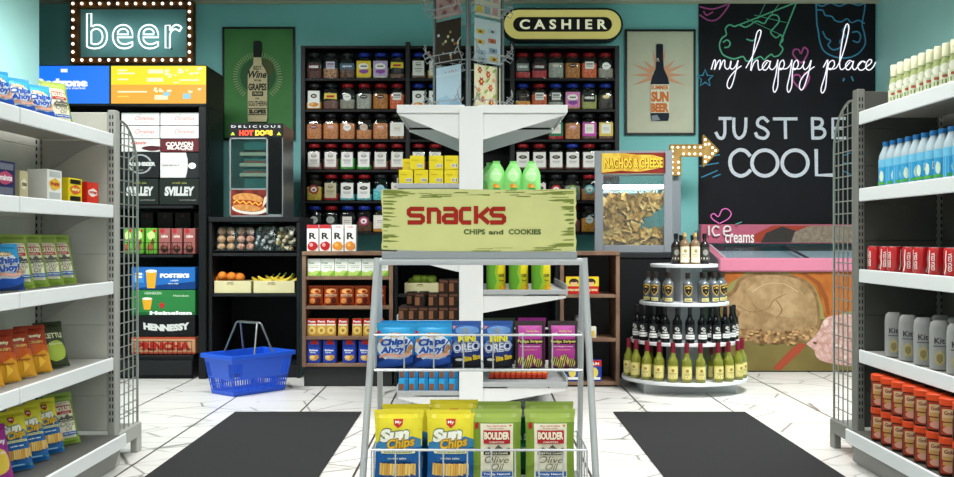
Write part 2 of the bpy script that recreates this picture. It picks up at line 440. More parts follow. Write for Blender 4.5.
def olive_bag():
    gr = M('7F9B38', .3); gl = M('A3B858', .3); cr = M('EFE8CF', .4); rd = M('B5232B', .35); dk = M('23241F', .4); bl = M('2C5FA8', .35)
    art = [('rect', cr, .17, .12, .84, .86, 6), ('text', M('C4523A', .4), 'ALL NATURAL', .5, .83, .42, .02), ('text', M('C4523A', .4), 'kettle chips', .5, .80, .3, .015), ('ell', M('E08A2A', .4), .78, .835, .03, .012),
           ('poly', rd, [(.06, .78), (.13, .80), (.13, .88), (.06, .86)]),
           ('rect', rd, .23, .60, .78, .775, 5), ('text', cr, 'BOULDER', .505, .705, .52, .10, {'bold': .05}), ('text', cr, 'CANYON', .5, .622, .3, .025), 
           ('poly', M('D8CFB8', .4), [(.24, .53), (.35, .59), (.45, .55), (.55, .60), (.68, .55), (.77, .58), (.77, .49), (.24, .49)]),
           ('poly', M('57544A', .5), [(.24, .49), (.34, .56), (.42, .52), (.54, .59), (.64, .53), (.77, .55), (.77, .47), (.24, .47)]),
           ('rect', dk, .23, .455, .78, .50, 4), ('text', cr, 'KETTLE CHIPS', .5, .477, .46, .022),
           ('text', M('6E6A58', .4), 'Olive', .5, .395, .5, .09, {'bold': 0, 'shear': .3}), ('text', M('6E6A58', .4), 'Oil', .52, .30, .26, .09, {'bold': 0, 'shear': .3}),
           ('rect', bl, .20, .165, .82, .235, 5), ('text', WHITE, 'Totally Natural', .5, .20, .54, .035)]
    return bag_proto('olive_chip_bag', 'chip bag', .168, .245, .06, [(.9, gr), (1.0, gl)], art, .06)
def dorito_bag():
    rd = M('A63A20', .3); orr = M('C9581F', .3); ye = M('D99A24', .3)
    art = [('poly', ye, [(.03, .03), (.97, .03), (.97, .40), (.7, .48), (.4, .38), (.03, .46)]), ('poly', orr, [(.03, .46), (.4, .38), (.7, .48), (.97, .40), (.97, .58), (.5, .62), (.03, .6)]),
           ('text', M('F1E3B8', .4), 'Tasty', .45, .80, .6, .10, {'bold': .05}), ('text', M('F1C86A', .4), 'CRISPS', .5, .66, .5, .06),
           ('poly', M('F0B83A', .4), star(3, .16, .08, .55, .22)), ('text', M('8A2A12', .4), 'cheese', .5, .36, .5, .06)]
    return bag_proto('tortilla_snack_bag', 'chip bag', .125, .168, .05, [(.42, ye), (.56, orr), (1.0, rd)], art)
def plain_bag(name, hexes, txt, w=.125, h=.168):
    a, b, t = hexes
    art = [('poly', M(b, .35), blob(.5, .36, .40, .24, 18, .05, 9)), ('text', M(t, .4), txt[0], .5, .72, .7, .12, {'bold': .04}), ('text', M(t, .4), txt[1], .5, .52, .5, .06)]
    return bag_proto(name, 'snack bag', w, h, .05, [(1.0, M(a, .3))], art)
P_COOKIE, P_OREO, P_STRIPE, P_SUN, P_OLIVE, P_DORITO = cookie_bag(), oreo_bag(), stripe_bag(), sun_bag(), olive_bag(), dorito_bag()
P_LIMEBLACK = plain_bag('lime_snack_bag', ('39402A', 'A9BB4A', 'D8DAB0'), ('KETTLE', 'jalapeno'))
P_PURPLE = plain_bag('purple_snack_bag', ('9C2A86', 'E2C24A', 'F2E6EE'), ('Snacky', 'sweet chili'), .12, .19)
P_REDBAG = plain_bag('red_snack_bag', ('B5252A', 'E0863A', 'F4E8D8'), ('Hot', 'chips'), .12, .15)
P_TEALBAG = plain_bag('teal_snack_bag', ('146B52', '2F9E78', 'D6EFE2'), ('Sea Salt', 'crisps'), .14, .205)
P_GREENBAG = None
def lime_bag():
    g = M('8FDB7E', .35); art = [('poly', M('B8EDA6', .35), blob(.45, .62, .30, .22, 14, .15, 2)), ('text', M('E8F8E0', .4), 'chips', .5, .66, .5, .08), ('ell', M('E89A2C', .4), .42, .30, .14, .07), ('ell', M('F0B850', .4), .55, .27, .12, .06), ('ell', M('4E9E48', .4), .5, .2, .2, .04)]
    return bag_proto('mint_chip_bag', 'chip bag', .104, .185, .07, [(1.0, g)], art, .02, .62)
P_LIMEBAG = lime_bag()

def carton(name, cat, w, d, h, mat, front=(), right=(), left=(), top=(), c=.002, extra=None):
    mb = MB(); mb.box(-w / 2, w / 2, -d / 2, d / 2, 0, h, mat, c)
    mb.art(Flat((-w / 2, -d / 2, 0), (w, 0, 0), (0, 0, h)), front)
    mb.art(Flat((w / 2, -d / 2, 0), (0, d, 0), (0, 0, h)), right)
    mb.art(Flat((-w / 2, d / 2, 0), (0, -d, 0), (0, 0, h)), left)
    mb.art(Flat((-w / 2, -d / 2, h), (w, 0, 0), (0, d, 0)), top)
    if extra: extra(mb)
    return Proto(name, cat, [(name, mb.mesh(name))])

# ---- jars
JAR_GLASS = glass('F2F6F6', .05)
LIDS = {}
def jar_meshes():
    mb = MB()
    pr = [(.056, .056, 0.0), (.060, .060, .006), (.060, .060, .135), (.056, .056, .150), (.042, .042, .166, 2.6), (.040, .040, .176, 2.0)]
    mb.loft(pr, JAR_GLASS, 24, 5.0, cap=False); mb.loft([(.056, .056, 0.0), (.056, .056, .002)], JAR_GLASS, 24, 5.0)
    return mb.mesh('glass_body', 40)
JAR_BODY = jar_meshes()
LIDCOL = {'red': '8A1018', 'blue': '162E8C', 'black': '1C1D20', 'dark': '33363B'}  # red and blue lowered, shade from the shelf above is in the colour
def lid_mesh(c):
    if c not in LIDS:
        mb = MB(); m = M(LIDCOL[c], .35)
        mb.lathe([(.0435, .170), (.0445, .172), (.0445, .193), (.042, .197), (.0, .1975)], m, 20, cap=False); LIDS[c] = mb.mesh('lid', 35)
    return LIDS[c]
FILL = {}
def brighter(h): return ''.join('%02X' % min(255, int(int(h[i:i + 2], 16) * 1.22 + 6)) for i in (0, 2, 4))
def fill_mesh(c, lvl):
    k = (c, lvl)
    if k not in FILL:
        mb = MB(); a, b = brighter(c[0]), (brighter(c[1]) if c[1] else None); m = M(a, .6, h2=b, scale=95) if b else M(a, .6, noise=.25, scale=60)
        top = .008 + .135 * lvl
        mb.loft([(.054, .054, .004), (.057, .057, .008), (.057, .057, top), (.03, .03, top + .006)], m, 20, 5.0); FILL[k] = mb.mesh('contents', 40)
    return FILL[k]
LAB = {}
def label_mesh(kind):
    if kind in LAB: return LAB[kind]
    mb = MB(); S = Flat((-.058, -.0603, 0), (.116, 0, 0), (0, 0, .14)); dk = M('2A2624', .5)
    k, col = kind.split(':'); cm = M(col, .5)
    if k == 'tall': art = [('rect', cm, .13, .14, .87, .95), ('line', dk, [(.5 + .17 * math.cos(t * .7), .76 + .10 * math.sin(t * .7)) for t in range(9)], .02, True), ('rect', dk, .36, .72, .64, .76), ('rect', dk, .25, .5, .75, .53), ('rect', M('8C8A86', .5), .3, .42, .7, .44), ('rect', M('8C8A86', .5), .3, .34, .7, .36)]
    elif k == 'oval': art = [('rect', cm, .10, .12, .90, .95), ('ell', dk, .5, .68, .26, .10), ('rect', M('E4DDD0', .5), .36, .67, .64, .70), ('rect', M('8C8A86', .5), .25, .44, .75, .47), ('rect', M('8C8A86', .5), .3, .36, .7, .38)]
    elif k == 'fruit': art = [('rect', WHITE, .12, .08, .88, 1.0), ('ell', dk, .5, .72, .2, .12), ('ell', M('C9C2B4', .5), .5, .72, .12, .06), ('ell', cm, .5, .25, .32, .12), ('ell', M('F0C27A', .5), .4, .28, .12, .06)]
    elif k == 'round': art = [('ell', cm, .5, .66, .26, .20), ('rect', M('A09890', .5), .36, .66, .64, .69)]
    elif k == 'ring': art = [('ell', cm, .5, .60, .32, .25), ('ell', WHITE, .5, .60, .20, .15), ('ell', cm, .5, .58, .09, .06)]
    elif k == 'small': art = [('ell', cm, .5, .68, .24, .11), ('rect', M('F2E8E2', .5), .34, .67, .66, .70)]
    elif k == 'square': art = [('rect', cm, .22, .50, .78, .90), ('rect', dk, .28, .74, .72, .80), ('rect', dk, .28, .64, .72, .67)]
    elif k == 'bold': art = [('rect', cm, .12, .40, .88, .80), ('text', WHITE, 'HERBS', .5, .62, .6, .14, {'bold': .04})]
    elif k == 'band': art = [('rect', cm, .04, .48, .96, .80), ('text', WHITE, 'spices', .5, .64, .6, .14, {'bold': .03})]
    elif k == 'wrap': art = [('rect', cm, .04, .10, .96, .94), ('poly', M('F4EFE6', .5), blob(.5, .64, .34, .18, 14, .12, 3)), ('poly', M('8A4A9A', .5), blob(.5, .36, .3, .12, 12, .2, 5)), ('rect', dk, .3, .62, .7, .68)]
    elif k == 'frame': art = [('rect', cm, .06, .18, .94, .92), ('rect', M('EFE9DF', .5), .2, .32, .8, .84), ('rect', M('8C8A86', .5), .3, .6, .7, .63), ('rect', M('8C8A86', .5), .3, .5, .7, .52)]
    elif k == 'flag': art = [('poly', cm, [(.08, .52), (.2, .58), (.92, .54), (.9, .86), (.12, .88)]), ('rect', M('C23A3A', .5), .25, .64, .75, .76)]
    mb.art(S, art); LAB[kind] = mb.mesh('paper_label'); return LAB[kind]
C = dict(brown=('4A3026', '6A4A38'), multi=('B88A50', '6E3A4A'), redbrown=('58241E', '37201C'), taupe=('8F8578', None), grey=('A6A298', '86827A'), rust=('8E4E22', 'B5722F'), redmix=('B23A24', 'D06A38'), salmon=('A6643E', 'C58254'),
         pink=('8C5850', None), brownpink=('6E4A42', None), green=('3F9A3C', None), teal=('3F9AA0', '6FC0C2'), yellow=('C39A2C', 'DDBB55'), red=('B02A2E', None), orange=('C86A24', 'E39B45'), tan=('A07A3A', 'B8944E'), olive=('8D8A4A', '9C9858'), lightgrey=('9A978C', '7C796E'), dark=('2B2422', '3A302C'), pale=('B9A88A', 'D8C8B0'))
CNAME = dict(brown='brown', multi='mixed coloured', redbrown='dark red brown', taupe='taupe', grey='speckled grey', rust='rust brown', redmix='red orange', salmon='salmon brown', pink='dusky pink', brownpink='brownish pink', green='green', teal='teal', yellow='yellow', red='red', orange='orange', tan='tan', olive='olive yellow', lightgrey='pale grey', dark='nearly black', pale='cream')
def jar(loc, lid, cont, lvl, lab, label):
    t = thing('storage_jar', label, 'jar', loc, 0, 'storage jars on the wall rack')
    t.scale = (1.07, 1.0, 1.05)
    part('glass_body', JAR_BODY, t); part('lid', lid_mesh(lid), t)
    if lvl > 0: part('contents', fill_mesh(C[cont], lvl), t)
    part('paper_label', label_mesh(lab), t)
    return t

# ---- bottles
def bottle_proto(name, cat, prof, body, cap=None, lab=None, n=16):
    parts = []
    mb = MB(); mb.lathe(prof, body, n); parts.append(('glass_body', mb.mesh('glass_body', 40)))
    if cap:
        cb = MB(); cb.lathe(cap[0], cap[1], n); parts.append((cap[2], cb.mesh(cap[2], 40)))
    if lab:
        lb = MB(); lb.art(lab[0], lab[1], .0006, .0004); parts.append(('paper_label', lb.mesh('paper_label', 60)))
    return Proto(name, cat, parts)
def wine_prof(r, h, sh=.60, rn=.0135): return [(r * .9, 0), (r, .004), (r, h * sh), (r * .93, h * (sh + .05)), (r * .6, h * (sh + .12)), (rn * 1.1, h * (sh + .2)), (rn, h * .985), (rn * .9, h)]
def white_wine():
    r, h = .033, .245; g = M('72751E', .12, spec=.8); dk = M('4A3F1E', .5)
    return bottle_proto('white_wine_bottle', 'wine bottle', wine_prof(r, h, .52), g, ([(.0150, h * .76), (.0150, h * .99), (.0135, h + .003), (.0, h + .0032)], M('6E1626', .4), 'foil_cap'),
        (Cyl(r, .022, .105, 70), [('rect', M('C2B25A', .5), 0, 0, 1, 1), ('rect', M('D8CC84', .5), .06, .08, .94, .92), ('rect', dk, .28, .14, .74, .22, 2), ('ell', M('9C7A34', .5), .5, .66, .12, .12), ('rect', M('8A8048', .5), .25, .42, .75, .46, 3), ('rect', M('8A8048', .5), .3, .32, .7, .35, 3)]))
def black_wine():
    r, h = .030, .225
    return bottle_proto('dark_wine_bottle', 'wine bottle', wine_prof(r, h, .58, .012), M('08080A', .12), ([(.0132, h * .80), (.0132, h * .99), (.011, h + .003), (.0, h + .003)], M('141416', .4), 'foil_cap'),
        (Cyl(r, .025, .115, 70), [('rect', M('1D1D20', .6), 0, 0, 1, 1), ('rect', M('E9E9E6', .5), .04, .03, .96, .34), ('poly', M('B8B8B4', .5), blob(.5, .72, .2, .14, 9, .4, 4)), ('poly', M('1D1D20', .5), blob(.52, .72, .09, .07, 8, .4, 7)), ('text', WHITE, 'VINO', .5, .46, .5, .10, {'bold': .03}), ('rect', M('55555A', .5), .2, .16, .8, .2, 3)]))
def vodka():
    r, h = .031, .195; gold = M('C9A24A', .4)
    return bottle_proto('clear_spirit_bottle', 'spirit bottle', [(r * .9, 0), (r, .004), (r, h * .62), (r * .85, h * .68), (.0125, h * .74), (.0125, h * .93)], M('5C6266', .1, spec=.8), ([(.0155, h * .82), (.0155, h), (.0, h + .001)], M('2C231F', .4), 'cap'),
        (Cyl(r, .008, .125, 65), [('rect', M('D8CE8C', .5), .12, .02, .88, .20), ('poly', gold, [(.10, .86), (.5, .94), (.90, .86), (.86, .52), (.5, .30), (.14, .52)]), ('poly', M('1B1B1E', .5), [(.17, .81), (.5, .88), (.83, .81), (.79, .55), (.5, .36), (.21, .55)]), ('line', gold, [(.3, .74), (.5, .52), (.7, .74)], .05), ('ell', gold, .5, .76, .12, .05), ('rect', M('8A7A3A', .5), .25, .09, .75, .12, 3)]))
def spirit(dark):
    r, h = .032, .205 if not dark else .20
    if dark:
        return bottle_proto('dark_liqueur_bottle', 'spirit bottle', [(r * .9, 0), (r, .004), (r, h * .6), (r * .8, h * .68), (.012, h * .76), (.012, h * .95)], M('23201F', .12), ([(.0145, h * .84), (.0145, h), (.0, h + .001)], M('17171A', .4), 'cap'),
            (Cyl(r, .02, .11, 65), [('rect', M('3A3632', .5), 0, 0, 1, 1), ('ell', M('8A8A82', .5), .5, .62, .25, .22), ('rect', M('C9C4B4', .5), .1, .12, .9, .26, 3)]))
    return bottle_proto('corked_spirit_bottle', 'spirit bottle', [(r * .9, 0), (r, .004), (r, h * .66), (r * .8, h * .72), (.0125, h * .78), (.0125, h * .90)], M('77624A', .12), ([(.013, h * .88), (.013, h), (.0, h + .001)], M('B99B62', .7), 'cork'),
        (Cyl(r, .012, .115, 62), [('rect', M('E7DCBC', .5), 0, 0, 1, 1), ('ell', M('A08A5A', .5), .5, .72, .16, .12), ('rect', M('8A7A58', .5), .2, .46, .8, .5, 3), ('rect', M('8A7A58', .5), .3, .34, .7, .37, 3)]))
P_WWINE, P_BWINE, P_VODKA, P_CORK, P_LIQ = white_wine(), black_wine(), vodka(), spirit(False), spirit(True)
def milk_bottle():
    h = .165; r = .0235; g = M('A9B37A', .2)
    return bottle_proto('cordial_bottle', 'bottle', [(r * .92, 0), (r, .004), (r, h * .36), (r * .86, h * .46), (r * .92, h * .54), (r * .5, h * .70), (.0125, h * .78), (.0125, h * .9)], g, ([(.0150, h * .70), (.0150, h * .98), (.013, h), (.0, h)], M('E9E6C4', .45), 'cap'),
        (Cyl(r, h * .06, h * .36, 80), [('rect', M('D9DCC0', .5), 0, 0, 1, 1), ('rect', M('6F8A4A', .5), .1, .1, .9, .4, 4), ('rect', M('B85A4A', .5), .3, .55, .7, .75, 3), ('ell', M('F0EFE2', .5), .5, 1.25, .32, .38)]))
def water_bottle():
    h = .192; r = .031; g = M('B9CAD2', .15)
    return bottle_proto('water_bottle', 'water bottle', [(r * .92, 0), (r, .004), (r, h * .62), (r * .93, h * .70), (r * .6, h * .82), (.014, h * .88), (.014, h * .93)], g, ([(.0155, h * .90), (.0155, h * .99), (.013, h), (.0, h)], M('2F74B0', .4), 'cap'),
        (Cyl(r, h * .04, h * .60, 178), [('rect', M('3AA9DE', .4), 0, 0, 1, 1, 14), ('rect', M('79C8EA', .4), 0, .70, 1, 1, 14), ('rect', WHITE, .52, .35, .60, .62, 3), ('rect', BLACK, .535, .40, .55, .58, 1), ('rect', BLACK, .56, .40, .585, .58, 1), ('poly', M('DFF0D8', .4), blob(.42, .35, .05, .22, 10, .1, 3)), ('rect', M('58B04A', .4), .3, .02, .7, .12, 6)]))
def can():
    h, r = .108, .031; rd = M('C8141C', .25, spec=.7)
    mb = MB(); mb.lathe([(r * .82, 0), (r, .008), (r, h - .006), (r * .92, h - .002)], rd, 20); 
    mb.art(Cyl(r, .01, h - .012, 178), [('poly', WHITE, [(.30, 0.0), (.335, .3), (.325, .6), (.345, 1.0), (.365, 1.0), (.35, .6), (.36, .3), (.325, 0)]), ('poly', WHITE, [(.62, 0.0), (.655, .3), (.645, .6), (.665, 1.0), (.685, 1.0), (.67, .6), (.68, .3), (.645, 0)]),
        ('text', WHITE, 'COCA COLA', .43, .5, .76, .07, {'rot': PI / 2, 'bold': .03}), ('text', WHITE, 'COCA COLA', .76, .5, .76, .07, {'rot': PI / 2, 'bold': .03})])
    tp = MB(); tp.lathe([(r * .92, h - .002), (r * .86, h - .0005), (r * .82, h), (r * .78, h - .004), (0, h - .004)], M('9A9DA0', .3, .9), 20, cap=False)
    return Proto('soda_can', 'soda can', [('can_body', mb.mesh('can_body', 40)), ('lid', tp.mesh('lid', 30))])
def grey_pack():
    h = .172; g = M('9B9B99', .45)
    mb = MB(); mb.loft([(.030, .022, 0), (.034, .026, .004), (.034, .026, h - .03), (.030, .024, h - .008), (.022, .018, h)], g, 24, 3.2)
    mb.art(Flat((-.034, -.0262, 0), (.068, 0, 0), (0, 0, h)), [('text', M('3C3C3E', .5), 'Kit', .5, .60, .5, .12, {'bold': .02}), ('poly', M('B3A676', .6), blob(.5, .25, .26, .15, 12, .15, 4)), ('poly', M('8A7E54', .6), blob(.5, .24, .15, .09, 12, .25, 5)), ('rect', M('5A5A5C', .5), .2, .48, .8, .50)])
    return Proto('grey_detergent_pack', 'package', [('grey_detergent_pack', mb.mesh('grey_detergent_pack', 40))])
def coffee_jar():
    h = .138; b = M('4A2E22', .35, noise=.35, scale=120)
    mb = MB(); mb.loft([(.038, .032, 0), (.041, .035, .006), (.041, .035, .075), (.037, .032, .088), (.040, .034, .100), (.036, .032, .112)], b, 24, 3.0)
    ld = MB(); ld.loft([(.038, .034, .110, 2.4), (.042, .038, .113, 2.4), (.042, .038, .134, 2.4), (.038, .034, h, 2.4)], M('D9481C', .4), 24)
    lb = MB(); S = Flat((-.03, -.0365, .008), (.06, 0, 0), (0, 0, .10))
    lb.art(S, [('rect', M('A83A22', .5), .0, 0, 1, 1), ('rect', M('D8B48A', .5), .10, .5, .9, .92), ('text', M('7A1E14', .5), 'Gold', .5, .78, .6, .14, {'bold': .03}), ('rect', M('C89A5A', .5), .15, .30, .85, .62), ('ell', M('D99A86', .5), .5, .18, .36, .13), ('rect', M('7E1C16', .5), .1, .44, .9, .48)])
    return Proto('coffee_jar', 'coffee jar', [('plastic_body', mb.mesh('plastic_body', 40)), ('lid', ld.mesh('lid', 35)), ('paper_label', lb.mesh('paper_label'))])
P_CORDIAL, P_WATER, P_CAN, P_GREY, P_COFFEE = milk_bottle(), water_bottle(), can(), grey_pack(), coffee_jar()
# ------------------------------------------------------------------ setting
BW, RW, LW, CZ = 8.35, 3.30, -3.0, 2.95       # back wall, right wall, left wall, ceiling
def wall_mat(h):
    return M(h, .75, noise=.06, scale=1.2)
TEAL = wall_mat('88CCCA'); TEAL_LIT = wall_mat('B4ECE8')  # side walls: lighter teal, the light falling on them put into the colour
def floor_mat():
    m = bpy.data.materials.new('white_marble_tile'); m.use_nodes = True; nt = m.node_tree; b = nt.nodes['Principled BSDF']
    L = nt.links.new
    tc = nt.nodes.new('ShaderNodeTexCoord'); sep = nt.nodes.new('ShaderNodeSeparateXYZ'); L(tc.outputs['Object'], sep.inputs[0])
    def grid(sock, off):
        a = nt.nodes.new('ShaderNodeMath'); a.operation = 'ADD'; a.inputs[1].default_value = off; L(sock, a.inputs[0])
        p = nt.nodes.new('ShaderNodeMath'); p.operation = 'PINGPONG'; p.inputs[1].default_value = .25; L(a.outputs[0], p.inputs[0])
        return p.outputs[0]
    gx, gy = grid(sep.outputs['X'], .02), grid(sep.outputs['Y'], .03)
    cx = nt.nodes.new('ShaderNodeMath'); cx.operation = 'LESS_THAN'; cx.inputs[1].default_value = .0055; L(gx, cx.inputs[0])
    cy = nt.nodes.new('ShaderNodeMath'); cy.operation = 'LESS_THAN'; cy.inputs[1].default_value = .0026; L(gy, cy.inputs[0])
    mp = nt.nodes.new('ShaderNodeMapping'); mp.inputs['Rotation'].default_value = (0, 0, .5); mp.inputs['Scale'].default_value = (2.2, 3.4, 1); L(tc.outputs['Object'], mp.inputs[0])
    nz = nt.nodes.new('ShaderNodeTexNoise'); nz.inputs['Scale'].default_value = 3; L(tc.outputs['Object'], nz.inputs['Vector'])
    av = nt.nodes.new('ShaderNodeMix'); av.data_type = 'VECTOR'; av.inputs[0].default_value = .04; L(mp.outputs[0], av.inputs[4]); L(nz.outputs['Color'], av.inputs[5])
    def veins(scale, th):
        v = nt.nodes.new('ShaderNodeTexVoronoi'); v.feature = 'DISTANCE_TO_EDGE'; v.inputs['Scale'].default_value = scale; L(av.outputs[1], v.inputs['Vector'])
        r = nt.nodes.new('ShaderNodeMapRange'); r.inputs[1].default_value = 0; r.inputs[2].default_value = th; r.inputs[3].default_value = 1; r.inputs[4].default_value = 0; L(v.outputs['Distance'], r.inputs[0])
        return r.outputs[0]
    v1 = veins(1.15, .022)
    n2 = nt.nodes.new('ShaderNodeTexNoise'); n2.inputs['Scale'].default_value = 2.6; L(tc.outputs['Object'], n2.inputs['Vector'])
    r2 = nt.nodes.new('ShaderNodeMapRange'); r2.inputs[1].default_value = .36; r2.inputs[2].default_value = .50; L(n2.outputs['Fac'], r2.inputs[0])
    vm = nt.nodes.new('ShaderNodeMath'); vm.operation = 'MULTIPLY'; L(v1, vm.inputs[0]); L(r2.outputs[0], vm.inputs[1])
    m1 = nt.nodes.new('ShaderNodeMix'); m1.data_type = 'RGBA'; m1.inputs[6].default_value = rgb('E0DEDA'); m1.inputs[7].default_value = rgb('686360'); L(vm.outputs[0], m1.inputs[0])
    m2 = nt.nodes.new('ShaderNodeMix'); m2.data_type = 'RGBA'; m2.inputs[7].default_value = rgb('3C3936'); L(m1.outputs[2], m2.inputs[6])
    m3 = nt.nodes.new('ShaderNodeMix'); m3.data_type = 'RGBA'; m3.inputs[7].default_value = rgb('807C78'); L(m2.outputs[2], m3.inputs[6])
    L(cx.outputs[0], m2.inputs[0]); L(cy.outputs[0], m3.inputs[0]); L(m3.outputs[2], b.inputs['Base Color'])
    b.inputs['Roughness'].default_value = .28; b.inputs['Specular IOR Level'].default_value = .35
    return m
mb = MB(); mb.box(-4.3, 3.5, -2.6, 8.5, -.1, 0, floor_mat()); struct('floor', mb)
mb = MB(); mb.box(-4.3, 3.5, -2.6, 8.5, CZ, CZ + .1, M('D9D6CC', .8, noise=.05, scale=2)); struct('ceiling', mb)
mb = MB(); mb.box(-4.3, 3.5, BW, BW + .12, 0, CZ, TEAL); struct('wall_back', mb)
mb = MB(); mb.box(RW, RW + .12, -2.6, BW, 0, CZ, TEAL_LIT); struct('wall_right', mb)
mb = MB(); mb.box(LW - .12, LW, -2.6, 6.94, 0, CZ, TEAL_LIT); struct('wall_left', mb)
mb = MB(); mb.box(-4.3, -4.2, 6.8, BW, 0, CZ, TEAL); mb.box(-4.2, LW - .12, 6.82, 6.94, 0, CZ, TEAL); struct('wall_alcove', mb)
mb = MB(); mb.box(-4.2, RW, BW - .025, BW - .002, CZ - .018, CZ, M('B9B49A', .6)); struct('trim_1', mb)
# street front: piers and a shop window the daylight comes in through
mb = MB()
mb.box(LW, -2.6, -2.6, -2.5, 0, CZ, TEAL); mb.box(2.9, RW, -2.6, -2.5, 0, CZ, TEAL); mb.box(-2.6, 2.9, -2.6, -2.5, 2.75, CZ, TEAL); mb.box(-2.6, 2.9, -2.6, -2.5, 0, .35, TEAL)
struct('wall_front', mb)
mb = MB(); fr = M('2A2C2E', .4)
for x in (-2.58, -.75, 1.05, 2.86): mb.box(x - .02, x + .02, -2.58, -2.52, .35, 2.75, fr)
for z in (.37, 2.73): mb.box(-2.6, 2.9, -2.58, -2.52, z - .02, z + .02, fr)
mb.box(-2.6, 2.9, -2.553, -2.547, .39, 2.71, glass('F4F8F8', .03))
struct('window_1', mb)

# ------------------------------------------------------------------ floor mats
rub = M('2A2A2B', .85, noise=.12, scale=220)
for x0, x1, lab in ((-1.39, -.662, 'long charcoal rubber floor mat beside the white marked snack aisle and bag shelves'), (.781, 1.54, 'long charcoal rubber floor mat in front of the round wine display')):
    mb = MB(); mb.box(x0, x1, 3.2, 5.815, .0005, .007, rub, .003); solo('floor_mat', mb, lab, 'floor mat', (0, 0, 0), 0, 'charcoal floor mats')

